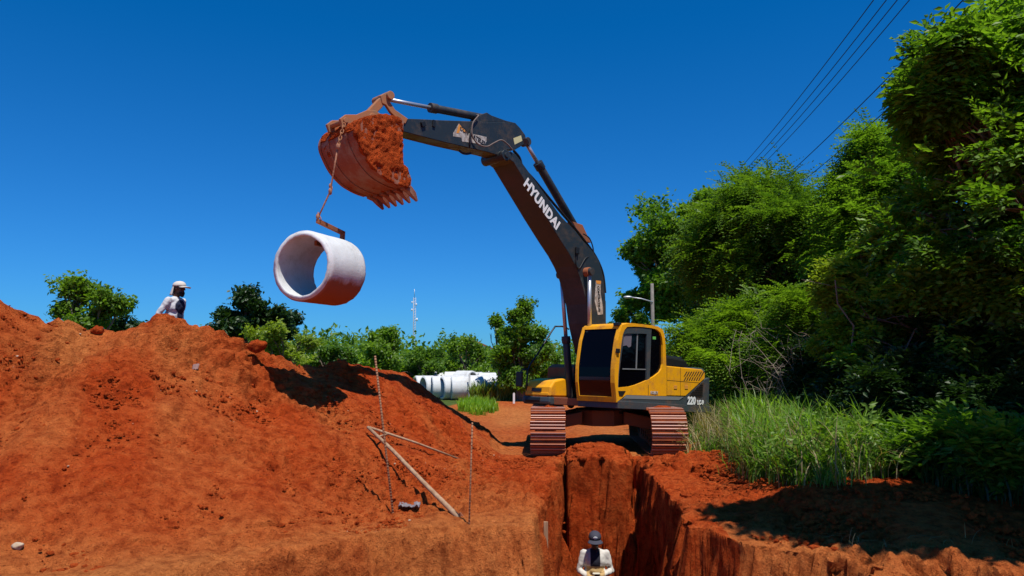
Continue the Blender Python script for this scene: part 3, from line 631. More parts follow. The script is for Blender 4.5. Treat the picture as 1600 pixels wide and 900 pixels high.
# glazed side: panes behind a dark frame
poly('side_window', win, CY1 - 0.06, CY1 - 0.028, M_GLASS, cab)
b = B(); 
def bar(pts, y0=CY1 - 0.028, y1=CY1 + 0.002): b.prism([L(*Z1(*p), y1) for p in pts], y0, y1)
bar([(440, 175), (456, 135), (476, 110), (540, 107), (600, 110), (680, 120), (676, 172), (600, 165), (470, 165)]); bar([(640, 168), (676, 172), (664, 540), (636, 552)])
bar([(414, 380), (440, 175), (452, 165), (424, 390), (410, 500), (404, 612), (400, 615), (404, 500)])
b.build('door_frame', M_DECK, cab)
b = B(); bar([(559, 166), (567, 166), (557, 455), (549, 455)], CY1 - 0.028, CY1 - 0.015); bar([(440, 452), (636, 458), (636, 466), (440, 462)], CY1 - 0.028, CY1 - 0.012); b.build('window_rail', M_GREYP, cab)
poly('window_sticker', [(688, 190), (714, 190), (714, 214), (688, 212)], CY1 - 0.028, CY1 - 0.026, mat('green_sticker', (0.15, 0.5, 0.1), .5), cab)
# front: curved windscreen in a yellow frame, swept across the cab's width
fr = [L(*Z1(*p), CY1) for p in [(388, 735), (372, 560), (374, 440), (386, 330), (400, 220), (418, 150), (430, 100)]]
def front(name, i0, i1, y0, y1, off, m, thick=0.03, par=cab):
    b = B(); pts = []
    def at(u):
        k = min(int(u), len(fr) - 2); t = u - k; return (fr[k][0] * (1 - t) + fr[k + 1][0] * t, fr[k][1] * (1 - t) + fr[k + 1][1] * t)
    us = np.linspace(i0, i1, 14); A = []
    for u in us: x, z = at(u); A.append((x + off, z))
    Bk = [(x - thick, z) for x, z in A[::-1]]
    b.prism(A + Bk, y0, y1); return b.build(name, m, par, 0.006 if thick > .03 else 0)
front('pillar', 0.0, 6, CY1 - 0.10, CY1 + 0.012, 0.012, M_YEL, 0.10)
front('pillar', 0.0, 6, CY0 - 0.02, CY0 + 0.055, 0.012, M_YEL, 0.10)
front('lower_windscreen', 0.25, 1.3, CY0 + 0.05, CY1 - 0.09, -0.012, mat('dusty_glass', (0.02, 0.006, 0.004), 0.15, 0, 0.4))
front('windscreen', 1.32, 5.6, CY0 + 0.05, CY1 - 0.09, -0.010, M_GLASS)
front('cab_sill', 0.0, 0.26, CY0 + 0.05, CY1 - 0.09, 0.014, M_YEL, 0.08)
front('cab_header', 5.55, 6, CY0 + 0.05, CY1 - 0.09, 0.012, M_YEL, 0.08)
b = B(); rp = [L(*Z1(*p), CY1) for p in [(432, 104), (436, 90), (470, 77), (600, 87), (730, 105), (776, 140), (760, 150), (725, 120), (600, 102), (470, 94)]]
b.prism(rp, CY0 - 0.02, CY1 + 0.012); b.build('cab_roof', M_YEL, cab, 0.025)
b = B(); x, z = L(*Z1(402, 88), CY1 - 0.08); b.box((x, CY1 - 0.10, z), (0.10, 0.15, 0.07)); b.build('roof_light', M_BLACK, cab, 0.015)
b = B(); x, z = L(*Z1(400, 308), CY1 + 0.03); b.box((x, CY1 + 0.03, z), (0.09, 0.05, 0.09)); b.build('mirror_bracket', M_BLACK, cab, 0.01)
b = B(); b.prism([L(*Z1(*p), CY1 - 0.022) for p in [(448, 170), (514, 172), (508, 270), (490, 280), (470, 262), (442, 268)]], CY1 - 0.028, CY1 - 0.020); b.build('door_sticker', mat('pale_grey_film', (0.16, 0.14, 0.17), .6), cab)
# writing on the body
def side_text(txt, px, py, size, y, m, name, parent, shear=0, bold=0, ang=0, sx=1.0, space=1.0):
    x, z = L(px, py, y); mt = Matrix.Translation((x, y, z)) @ Matrix(((-1, 0, 0), (0, 0, 1), (0, 1, 0))).to_4x4() @ Matrix.Rotation(ang, 4, 'Z')
    return text_mesh(txt, size, 0.003, mt, name, m, parent, shear, bold, space, sx)
side_text('220', *Z1(1008, 724), 0.235, 1.338, M_WHITE, 'lettering', exc, 0.12, 0.010, sx=0.95)
side_text('LC-9', *Z1(1082, 737), 0.135, 1.338, M_WHITE, 'lettering', exc, 0.12, 0.008, sx=1.0)
side_text('ROBEX', *Z1(700, 656), 0.085, 1.322, M_STICK, 'lettering', exc, 0.15, 0.003)
# ---- boom
bo_top = [L(798, 236, .3), L(806, 241, .3), L(818, 257, .3), L(847, 297, .3), L(876, 337, .3), L(900, 362, .3), L(911, 376, .3), L(925, 391, .3), L(936, 407, .3), L(943, 432, .3), L(946, 462, .3), L(947, 505, .3), (0.62, 2.2), (0.30, 1.75), (0.18, 1.45)]
bo_bot = [(0.62, 1.35), (0.95, 1.75), (1.22, 2.3), L(921, 505, .3), L(917, 475, .3), L(911, 450, .3), L(906, 433, .3), L(899, 415, .3), L(889, 396, .3), L(876, 376, .3), L(852, 337, .3), L(826, 293, .3), L(803, 254, .3), L(792, 246, .3)]
b = B(); b.prism(bo_top + bo_bot, -0.30, 0.30); boom = b.build('boom', M_DARK, exc, 0.012)
px0, pz0 = L(785, 244, 0.2)
b = B(); b.tube([(px0, -0.31, pz0), (px0, 0.31, pz0)], 0.11, 20); b.tube([(px0, -0.335, pz0), (px0, 0.335, pz0)], 0.05, 16); b.build('boom_tip_boss', M_DARK, boom, 0.008)
x, z = L(916, 425, .33); b = B(); b.tube([(x - .02, -0.42, z), (x - .02, 0.42, z)], 0.10, 18); b.build('cylinder_boss', M_RUST, boom, 0.01)
cx, cz = x, z
# letters along the boom
a0 = L(822, 285, .31); a1 = L(872, 354, .31); ang = math.atan2(a1[1] - a0[1], -(a1[0] - a0[0]))
side_text('HYUNDAI', 847, 320, 0.295, 0.3035, M_WHITE, 'lettering', boom, 0, 0.012, ang, 0.93, 1.06)
# contractor's sticker on the boom side
def sticker(corners, yl, m, name, par, th=0.003):
    b = B(); b.prism([L(*q, yl) for q in corners], yl, yl + th); return b.build(name, m, par)
sk = sticker([(931, 438), (939, 439), (938, 456), (942, 480), (942, 491), (934, 492), (929, 470)], 0.302, M_STICK, 'sticker', boom)
sticker([(931, 438), (939, 439), (938.5, 444), (932, 443)], 0.3055, M_ORNG, 'sticker_top', sk)
side_text('CONTRATELES', 935.5, 467, 0.085, 0.3055, M_BLACK, 'sticker_lettering', sk, 0, 0.003, R_(-84))
# ---- arm
ar = [L(612, 183, .17), L(631, 185, .17), L(660, 186, .17), L(688, 187.5, .17), L(745, 189.5, .17), L(805, 191.5, .17), L(813, 200, .17), L(821, 211, .17), L(823, 224, .17), L(815, 228, .17), L(805, 234, .17), L(793, 234, .17), L(784, 240, .17), L(776, 242, .17), L(763, 238, .17), L(693, 222, .17), L(631, 206, .17), L(612, 201, .17)]
b = B(); b.prism(ar, -0.17, 0.17); arm = b.build('arm', M_DARK, exc, 0.012)
b = B(); b.prism([L(742, 190, .1), L(748, 180, .1), L(761, 175.5, .1), L(768, 180, .1), L(790, 188, .1), L(806, 192, .1)], -0.10, 0.10); b.build('cylinder_bracket', M_DARK, arm, 0.012)
b = B(); b.tube([L3(820, 222, .19), L3(820, 222, -.19)], 0.085, 16); b.build('pivot_boss', M_DARK, arm, 0.01)
for q in ((661, 194), (678, 193)): 
    b = B(); x, z = L(*q, .18); b.box((x, .18, z), (0.06, 0.03, 0.13) if q[0] > 670 else (0.09, 0.05, 0.09), Matrix.Rotation(0.5 if q[0] < 670 else 0, 3, 'Y')); b.build('hose_clip', M_BLACK, arm, 0.005)
st = sticker([(717, 193), (720, 197), (728, 206), (733, 208), (760, 214), (760, 221), (757, 226), (722, 221), (721, 215), (708, 213), (708, 208)], 0.171, M_STICK, 'sticker', arm)
sticker([(717, 193.5), (713, 208), (717, 208), (720, 200), (726, 207), (730, 207)], 0.1745, M_ORNG, 'sticker_triangle', st)
side_text('CONTRATELES', 738.5, 212.8, 0.115, 0.1748, M_BLACK, 'sticker_lettering', st, 0, 0.004, R_(-11.5), 0.86)
wl = sticker([(802, 216), (814, 211.5), (816, 220), (804, 226)], 0.1715, M_CREAM, 'warning_label', arm)
# ---- cylinders
def cyl(name, a, b_, rb, split, rr_, parent=exc, gland=0.0):
    a = Vector(a); b_ = Vector(b_); m = a.lerp(b_, split)
    q = B(); q.tube([a, m], rb, 18); q.tube([m - (b_ - a).normalized() * 0.14, m + (b_ - a).normalized() * 0.015], rb * 1.22, 18); q.ell(a, (rb * 1.05,) * 3, None, 14, 8)
    o = q.build(name, M_DARK, parent, 0.004)
    q = B(); q.tube([m, b_], rr_, 14); q.build('piston_rod', M_CHROME, o)
    q = B(); ax = Vector((0, 1, 0)); q.tube([b_ - ax * 0.09, b_ + ax * 0.09], rb * 1.0, 16); q.build('rod_eye', M_DARK, o, 0.006)
    return o
cyl('bucket_cylinder', L3(753, 184, 0), L3(598.5, 154, 0), 0.075, 0.55, 0.036)
cyl('arm_cylinder', L3(905, 366, 0.0), L3(821, 222, 0.0), 0.088, 0.78, 0.042)
cyl('boom_cylinder', (1.45, 0.43, 1.15), (cx - 0.02, 0.40, cz), 0.082, 0.50, 0.044)
cyl('boom_cylinder', L3(892, 632, -.43), (cx - 0.02, -0.40, cz), 0.082, 0.52, 0.044)
b = B(); b.prism([L(889, 347, 0), L(905, 352, 0), L(918, 380, 0), L(905, 378, 0)], -0.10, 0.10); b.build('cylinder_bracket', M_RUST, boom, 0.01)
# ---- linkage and bucket
b = B()
for y in (-0.16, 0.16):
    b.prism([L(593, 150, y), L(599, 146.5, y), L(605, 150, y), L(607, 158, y), L(616, 172, y), L(636, 186, y), L(632, 194, y), L(622, 189, y), L(609, 176, y), L(602, 165, y), L(596, 162, y)], y - 0.03, y + 0.03)
b.tube([L3(598.5, 154, 0) - Vector((0, .24, 0)), L3(598.5, 154, 0) + Vector((0, .24, 0))], 0.075, 18); b.build('guide_link', M_LINK, exc, 0.008)
b = B()
for y in (-0.13, 0.13): b.prism([L(592, 153, y), L(601, 159, y), L(596, 168, y), L(576, 188, y), L(562, 190, y), L(568, 178, y)], y - 0.045, y + 0.045)
b.build('bucket_link', M_LINK, exc, 0.012)
BW = 0.56
arc0 = [(6.50, 4.47), (6.77, 4.475), (7.00, 4.52), (7.18, 4.59), (7.38, 4.74), (7.52, 4.92), (7.605, 5.08), (7.60, 5.22), (7.53, 5.34), (7.38, 5.44), (7.18, 5.52), (6.98, 5.57)]
arc = []
for i in range(len(arc0) - 1):
    p0, p1, p2, p3 = [np.array(arc0[max(0, min(len(arc0) - 1, i + k))]) for k in (-1, 0, 1, 2)]
    for k in range(3): t = k / 3; arc.append(tuple(0.5 * ((2 * p1) + (p2 - p0) * t + (2 * p0 - 5 * p1 + 4 * p2 - p3) * t * t + (3 * p1 - p0 - 3 * p2 + p3) * t ** 3)))
arc.append(arc0[-1]); n_a = len(arc)
cen = Vector((6.95, 5.05))
ina = [tuple(Vector(p) + (cen - Vector(p)).normalized() * 0.035) for p in arc]
b = B()
for i in range(n_a - 1): b.prism([arc[i], arc[i + 1], ina[i + 1], ina[i]], -BW, BW)
bmesh.ops.remove_doubles(b.bm, verts=b.bm.verts, dist=0.0005)
bk = b.build('bucket', M_BUCK, exc)
fe = [(6.98, 5.57), (6.80, 5.62), (6.71, 5.57), (6.735, 5.32), (6.75, 5.05), (6.69, 4.80), (6.60, 4.81), (6.49, 4.62), (6.46, 4.47)]
b = B(); b.prism(arc + fe[1:-1], BW - 0.03, BW + 0.012); 
b.build('side_plate', M_BUCK, bk, 0.004)
b = B(); b.prism(arc + fe[1:-1], -BW - 0.012, -BW + 0.03); b.build('side_plate', M_BUCK, bk, 0.004)
for y in (-BW + .02, -.28, .28, BW - .02):                 # wear strips round the back of the shell
    b = B()
    for i in range(2, n_a - 6): 
        o1, o2 = [tuple(Vector(arc[k]) - (cen - Vector(arc[k])).normalized() * 0.016) for k in (i, i + 1)]; b.prism([arc[i], arc[i + 1], o2, o1], y - .035, y + .035)
    bmesh.ops.remove_doubles(b.bm, verts=b.bm.verts, dist=0.0005); b.build('wear_strip', M_BUCK, bk)
# caked earth on the near side plate, and the load inside: solid lumpy crusts
def crust(name, pts, y0, y1, amp, seed, sc_=0.16, parent=bk):
    b = B(); b.prism(pts, y0, y1); bmesh.ops.triangulate(b.bm, faces=b.bm.faces[:])
    for _ in range(5):
        long_ = [e for e in b.bm.edges if e.calc_length() > 0.045]
        if long_: bmesh.ops.subdivide_edges(b.bm, edges=long_, cuts=1)
        bmesh.ops.triangulate(b.bm, faces=[f for f in b.bm.faces if len(f.verts) > 3])
    b.bm.normal_update(); co = np.array([v.co[:] for v in b.bm.verts]); nn = (fbm(co * np.array([1, 1, 1]), sc_, 4, seed) * amp + (1 - 1.5 * np.abs(fbm(co, sc_ * 0.5, 2, seed + 5))) * amp * 0.5)
    for v, k in zip(b.bm.verts, nn): v.co += v.normal * k
    o = b.build(name, M_SOILB, parent, smooth=True); return o
M_SOILB = soil_mat('caked_earth', False)
pl_old = [(6.52, 4.52), (6.78, 4.51), (7.0, 4.56), (7.17, 4.64), (7.35, 4.77), (7.49, 4.94), (7.565, 5.08), (7.56, 5.20), (7.48, 5.33), (7.3, 5.45), (7.0, 5.53), (6.80, 5.57), (6.74, 5.45), (6.765, 5.05), (6.70, 4.78), (6.61, 4.79), (6.51, 4.63)]
pl = [tuple(cen + (Vector(p) - cen) * 1.03) for p in arc[1:]] + [(6.80, 5.585), (6.735, 5.45), (6.76, 5.05), (6.69, 4.80), (6.60, 4.80), (6.50, 4.63)]
crust('caked_dirt', pl, BW - 0.01, BW + 0.022, 0.030, 5, 0.17)
back_c = [tuple(Vector(p) - (cen - Vector(p)).normalized() * 0.004) for p in arc[20:31]]
back_o = [tuple(Vector(p) - (cen - Vector(p)).normalized() * (0.02 + 0.02 * math.sin(3.1 * k / 11))) for k, p in enumerate(arc[20:31])]
crust('caked_dirt', back_c + back_o[::-1], -BW + .03, BW - .02, 0.018, 15, 0.15)
ld = [tuple(Vector(p) + (cen - Vector(p)).normalized() * 0.02) for p in ina] + [(6.78, 5.5), (6.80, 5.05), (6.76, 4.7)]
crust('dirt_load', ld[1:], -BW + 0.05, BW - 0.05, 0.05, 9)
# ears and pins on the bucket's back
b = B()
for y in (-0.20, 0.20):
    b.prism([(6.78, 5.58), (6.74, 5.42), (7.0, 5.50), (7.30, 5.40), (7.50, 5.30), (7.66, 5.28), (7.72, 5.40), (7.62, 5.50), (7.42, 5.56), (7.22, 5.70), (7.05, 5.74), (6.86, 5.68)], y - 0.028, y + 0.028)
b.tube([(7.12, -.27, 5.60), (7.12, .27, 5.60)], 0.065, 16); b.tube([(7.62, -.25, 5.40), (7.62, .25, 5.40)], 0.045, 14); b.build('bucket_ear', M_LINK, bk, 0.008)
hk = []
for i in range(6):
    y = -BW + 0.07 + i * (2 * BW - 0.14) / 5
    b = B(); x0 = 6.50
    q0 = [(x0 + 0.11, -0.055, 4.49), (x0 + 0.11, 0.055, 4.49), (x0 + 0.11, 0.055, 4.42), (x0 + 0.11, -0.055, 4.42)]
    ring = [[(6.62, .055, 4.50), (6.62, .055, 4.43), (6.62, -.055, 4.43), (6.62, -.055, 4.50)], [(6.46, .058, 4.51), (6.50, .058, 4.41), (6.50, -.058, 4.41), (6.46, -.058, 4.51)], [(6.35, .042, 4.425), (6.41, .042, 4.345), (6.41, -.042, 4.345), (6.35, -.042, 4.425)], [(6.28, .016, 4.30), (6.305, .016, 4.28), (6.305, -.016, 4.28), (6.28, -.016, 4.30)]]
    vs = [[b.bm.verts.new((p[0], p[1] + y, p[2])) for p in r] for r in ring]
    for r0, r1 in zip(vs, vs[1:]):
        for k in range(4): b.bm.faces.new((r0[k], r0[(k + 1) % 4], r1[(k + 1) % 4], r1[k]))
    b.bm.faces.new(vs[0]); b.bm.faces.new(vs[-1]); b.build('tooth', M_BUCK, bk, 0.006)
# ---- hoses
def hose(pts, r=0.018, m=M_HOSE, name='hose'):
    b = B(); P_ = [Vector(p) for p in pts]; out_ = []
    for i in range(len(P_) - 1):                      # Catmull-Rom
        p0, p1, p2, p3 = P_[max(i - 1, 0)], P_[i], P_[i + 1], P_[min(i + 2, len(P_) - 1)]
        for k in range(6):
            t = k / 6; out_.append(0.5 * ((2 * p1) + (p2 - p0) * t + (2 * p0 - 5 * p1 + 4 * p2 - p3) * t * t + (3 * p1 - p0 - 3 * p2 + p3) * t ** 3))
    out_.append(P_[-1]); b.tube(out_, r, 6); return b.build(name, m, exc)
ZA = lambda x, y: (690 + x / 9.0, 170 + y / 9.0)
hose([L3(*ZA(490, 85), .12), L3(*ZA(515, 100), .2), L3(*ZA(445, 190), .21), L3(*ZA(425, 300), .21), L3(*ZA(440, 400), .215), L3(*ZA(520, 500), .22), L3(*ZA(640, 530), .25), L3(*ZA(740, 480), .30), L3(*ZA(840, 440), .33), L3(*ZA(930, 500), .33), L3(*ZA(1000, 580), .33)], 0.015, mat('dusty_hose', (0.17, 0.13, 0.11), .7))
hose([L3(*ZA(395, 540), .17), L3(*ZA(400, 480), .2), L3(*ZA(400, 370), .2), L3(*ZA(420, 260), .19)], 0.016)
hose([L3(*ZA(250, 590), .1), L3(*ZA(300, 625), .1), L3(*ZA(350, 635), .1), L3(*ZA(410, 625), .1)], 0.022)
ZB = lambda x, y: (740 + x / 2.571, 170 + y / 2.571)
for yl, o_ in ((.22, 0), (.12, 5)):
    hose([L3(*ZB(160, 165 + o_), yl), L3(*ZB(185, 195 + o_), yl), L3(*ZB(200, 235 + o_), yl), L3(*ZB(245, 285 + o_), yl), L3(*ZB(290, 340 + o_), yl), L3(*ZB(350, 412 + o_), yl), L3(*ZB(400, 470 + o_), yl), L3(*ZB(440, 520 + o_), yl), L3(*ZB(490, 590 + o_), yl), L3(*ZB(520, 660), yl), L3(*ZB(530, 740), yl)], 0.02)
hose([L3(*ZB(440, 502), .2), L3(*ZB(465, 520), .22), L3(*ZB(480, 560), .22), L3(*ZB(478, 590), .24), L3(*ZB(450, 600), .315), L3(*ZB(425, 640), .315), L3(*ZB(412, 625), .315), L3(*ZB(412, 575), .315)], 0.014)
b = B(); x, z = L(*ZB(415, 570), .32); b.box((x, .33, z), (0.10, 0.05, 0.15)); b.build('boom_work_light', M_BLACK, boom, 0.01)
hose([L3(894, 520, -.40), L3(898, 535, -.36), L3(898, 570, -.36), L3(896, 600, -.36)], 0.013)
for i, yl in enumerate((-0.1, 0.05, 0.2)): hose([L3(945, 470, yl), (0.62, yl, 2.25), (0.20, yl, 2.0), (-0.15, yl, 1.75), (-0.3, yl, 1.5)], 0.022)
# ================================================================== CONCRETE PIPES
def pipe_mesh(name, Lg, Ro, Ri, seed=0, rough=0.008):
    nu, nl = 72, 10; ii = np.arange(nu) * 2 * math.pi / nu
    prof = [(0.0, Ri + 0.01), (0.0, Ri + 0.05), (0.012, Ri + 0.052), (0.02, Ro - 0.012), (0.045, Ro)] + [(t, Ro) for t in np.linspace(0.1, Lg - 0.05, nl)] + [(Lg - 0.005, Ro - 0.01), (Lg, Ri + 0.04), (Lg - 0.004, Ri)] + [(t, Ri) for t in np.linspace(Lg - 0.05, 0.03, nl)] + [(0.004, Ri)]
    prof = np.array(prof); m = len(prof)
    Vv = np.zeros((m, nu, 3)); Vv[:, :, 0] = prof[:, 1][:, None] * np.cos(ii); Vv[:, :, 1] = prof[:, 0][:, None] - Lg / 2; Vv[:, :, 2] = prof[:, 1][:, None] * np.sin(ii)
    Vv = Vv.reshape(-1, 3); n_ = fbm(Vv + seed, 0.12, 3, 3) * rough * 0.6
    edge = np.repeat(((np.abs(prof[:, 0]) < 0.03) | (prof[:, 0] > Lg - 0.03)), nu); n_ = n_ + edge * (fbm(Vv + seed, 0.04, 2, 9) * rough)
    rad = Vv.copy(); rad[:, 1] = 0; rad /= np.linalg.norm(rad, axis=1, keepdims=True); Vv = Vv + rad * n_[:, None]; Vv[:, 1] += edge * fbm(Vv, 0.05, 2, 5) * rough
    k = np.arange(m * nu).reshape(m, nu); F_ = np.stack([k, np.roll(k, -1, 1), np.roll(np.roll(k, -1, 0), -1, 1), np.roll(k, -1, 0)], 2).reshape(-1, 4)
    return Vv, F_
HY = 11.25; Vp, Fp = pipe_mesh('p', 0.96, 0.553, 0.466, 3, 0.005); Vp = Vp * 1.0
hp = np_mesh('concrete_pipe', Vp, Fp[:, ::-1], M_CONC2)
c0 = W(471, 415, HY); ax = Vector((math.sin(R_(21)), math.cos(R_(21)), 0)); pc = c0 + ax * 0.48
hp.location = pc; hp.rotation_euler = (0, 0, -R_(21))
tag(hp, 'pale concrete pipe hanging in the air below the excavator bucket', 'pipe')
# C-shaped steel hook through the pipe
b = B(); zt = 0.553 + 0.19
def hb(s0, z0, s1, z1, hgt, wd=0.055):
    a = pc + ax * s0 + Vector((0, 0, z0)); c = pc + ax * s1 + Vector((0, 0, z1)); dv = (c - a); q = dv.to_track_quat('X', 'Z').to_matrix()
    b.box((a + c) / 2, (dv.length, wd, hgt), q)
hb(-0.11, zt + 0.02, 0.64, zt - 0.065, 0.07); hb(0.60, zt - 0.03, 0.585, 0.395, 0.08); hb(0.62, 0.400, -0.14, 0.404, 0.075)
lift = b.build('lifting_hook', M_RUST, None, 0.006); tag(lift, 'rusty C-shaped steel lifting hook gripping the top of the hanging pipe', 'lifting hook')
# chain and rope from bucket to hook
top = EM @ Vector((7.66, 0.26, 5.33)); bot = pc - ax * 0.10 + Vector((0, 0, zt + 0.06)); 
m1 = W(528, 229, top.y - 0.08); m2 = W(516, 299, bot.y)
b = B(); b.tube([m1, m1.lerp(m2, .5), m2, m2.lerp(bot, .5), bot], 0.014, 8); b.ell(m1, (.035, .035, .05)); b.ell(m2, (.03, .03, .06)); b.ell(m2 + Vector((0, 0, .09)), (.025, .025, .04)); b.ell(bot + Vector((0, 0, .03)), (.03, .03, .05))
b.tube([bot + Vector((0, 0, .1)), bot + Vector((.05, 0, .0)), bot + Vector((.06, 0, -.04))], 0.01, 6); b.tube([m2 + Vector((0.01, 0, .14)), m2 + Vector((.03, 0, .05)), m2 + Vector((.015, 0, -.05))], 0.01, 6)
rp = b.build('rope', grain(mat('dusty_rope', (0.36, 0.15, 0.08), .9), 25, (.26, .09, .04), (.46, .24, .15), .5)); tag(rp, 'dusty knotted rope running from the bucket down to the steel hook', 'rope')
b = B(); nlk = 7
for i in range(nlk):
    p = top.lerp(m1, (i + .5) / nlk); dv = (m1 - top).normalized(); sd = dv.cross(Vector((1, 0, 0)) if i % 2 else Vector((0, 1, 0))).normalized(); ln = (m1 - top).length / nlk * .72; pts = []
    for k in range(13): a = k / 12 * 2 * math.pi; pts.append(p + dv * math.cos(a) * ln + sd * math.sin(a) * 0.024)
    b.tube(pts, 0.009, 6, False)
ch = b.build('chain', M_LINK); tag(ch, 'short rusty chain hooked on the back of the raised bucket', 'chain')
# stored pipes on the far ground
Vs_, Fs_ = pipe_mesh('p', 1.0, 0.585, 0.475, 8, 0.006)
src = None
# px, dist, axis angle (deg from +x towards +y), z lift
STORE = [(664, 39.5, 20, 0), (676, 38.6, 28, 0), (690, 38.2, 14, 0), (705, 37.8, 24, 0), (720, 37.6, 12, 0), (739, 37.8, 16, 0), (757, 38.4, 22, 0), (698, 39.6, 10, 0),
         (667, 42.5, 4, 0.02), (692, 42.2, 3, 0.02), (709, 41.6, 3, 0.08), (727, 41.3, -30, 0.14), (741, 42.6, 2, 0.04), (761, 41.4, 8, 0.03), (766, 39.6, 30, 0), (712, 40.4, 8, 0), (748, 40.6, 12, 0), (678, 43.6, 5, 0.05), (655, 43.0, 0, 0.05), (752, 43.4, 0, 0.1)]
LB = ['pale concrete pipe at the left end of the front stored row', 'stored concrete pipe second from left with its open end showing', 'stored concrete pipe third from left in the front row', 'stored concrete pipe in the front row turned to show its open end near the slope',
      'middle concrete pipe of the front row standing just left of the green grass', 'concrete pipe of the front row directly behind the green grass patch', 'concrete pipe at the right of the front row partly hidden by grass', 'concrete pipe squeezed behind the middle of the front row',
      'farthest left concrete pipe of the back row below the trees', 'second concrete pipe from left in the back row', 'long-looking concrete pipe in the middle of the back row', 'concrete pipe of the back row whose grey open end faces right', 'concrete pipe of the back row in front of the orange house', 'rightmost concrete pipe of the back row', 'concrete pipe turned askew at the right end of the stack', 'concrete pipe in the gap between front and back rows, left of centre', 'concrete pipe in the gap between front and back rows, right of centre', 'concrete pipe peeking over the second back-row pipe', 'partly hidden concrete pipe where the mound slope covers the stack', 'concrete pipe farthest back, below the orange house']
for i, (px, D, an, dz) in enumerate(STORE):
    x = (px - 800) / FPX * D
    if src is None: o = src = np_mesh('concrete_pipe', Vs_, Fs_[:, ::-1], M_CONC)
    else: o = src.copy(); col.objects.link(o)
    o.location = (x, D, gz(x, D) + 0.575 + dz); o.rotation_euler = (random.uniform(0, 6), 0, 0); o.rotation_euler = (0, 0, R_(an - 90))
    tag(o, LB[i], 'pipe', 'concrete pipes stored on the far ground')
# ================================================================== PEOPLE
M_SKIN = mat('dark_skin', (0.085, 0.038, 0.022), 0.5, 0, 0.4)
M_TROU = mat('dark_trousers', (0.03, 0.032, 0.04), 0.85)
M_BOOT = mat('muddy_boot', (0.06, 0.03, 0.02), 0.8)
M_BEARD = mat('beard', (0.008, 0.006, 0.005), 0.9)
def cap_(b, pts, rs, n=12):
    b.tube(pts, list(rs), n)
    for p, r in zip(pts, rs): b.ell(p, (r, r, r), None, 12, 8)
def fuse(b, name, m, parent, vox, wr=0.0, smooth_it=3):
    o = b.build(name, m, parent, smooth=True)
    r = o.modifiers.new('fuse', 'REMESH'); r.mode = 'VOXEL'; r.voxel_size = vox; r.use_smooth_shade = True
    s = o.modifiers.new('smooth', 'SMOOTH'); s.iterations = smooth_it; s.factor = 0.5
    if wr:
        t = bpy.data.textures.new('folds', 'CLOUDS'); t.noise_scale = 0.09; t.noise_depth = 2
        q = o.modifiers.new('folds', 'DISPLACE'); q.texture = t; q.strength = wr; q.mid_level = 0.5; q.texture_coords = 'LOCAL'
    return o
def hand(b, wrist, dirv, sidev, palmn, s=1.0, curl=0.5):
    """palm and five bent fingers of different length"""
    d_, s_, n_ = Vector(dirv).normalized(), Vector(sidev).normalized(), Vector(palmn).normalized(); w_ = Vector(wrist)
    rot = Matrix((d_, s_, n_)).transposed(); b.ell(w_ + d_ * 0.05 * s, (0.055 * s, 0.042 * s, 0.018 * s), rot, 12, 8)
    for k, (ln, off) in enumerate(((0.070, -0.031), (0.080, -0.011), (0.075, 0.011), (0.060, 0.031))):
        p0 = w_ + d_ * 0.085 * s + s_ * off * s; dd = (d_ * math.cos(curl) + n_ * math.sin(curl)); p1 = p0 + dd * ln * 0.5 * s
        d2 = (d_ * math.cos(curl * 2.1) + n_ * math.sin(curl * 2.1)); p2 = p1 + d2 * ln * 0.5 * s
        cap_(b, [w_ + d_ * 0.05 * s + s_ * off * s * .8, p0, p1, p2], [0.009 * s, 0.0095 * s, 0.0085 * s, 0.007 * s], 8)
    p0 = w_ + d_ * 0.02 * s - s_ * 0.03 * s; p1 = p0 + (d_ * 0.6 - s_ * 0.6 + n_ * .3).normalized() * 0.04 * s; p2 = p1 + (d_ * 0.9 + n_ * .35).normalized() * 0.035 * s
    cap_(b, [p0, p1, p2], [0.012 * s, 0.0105 * s, 0.008 * s], 8)
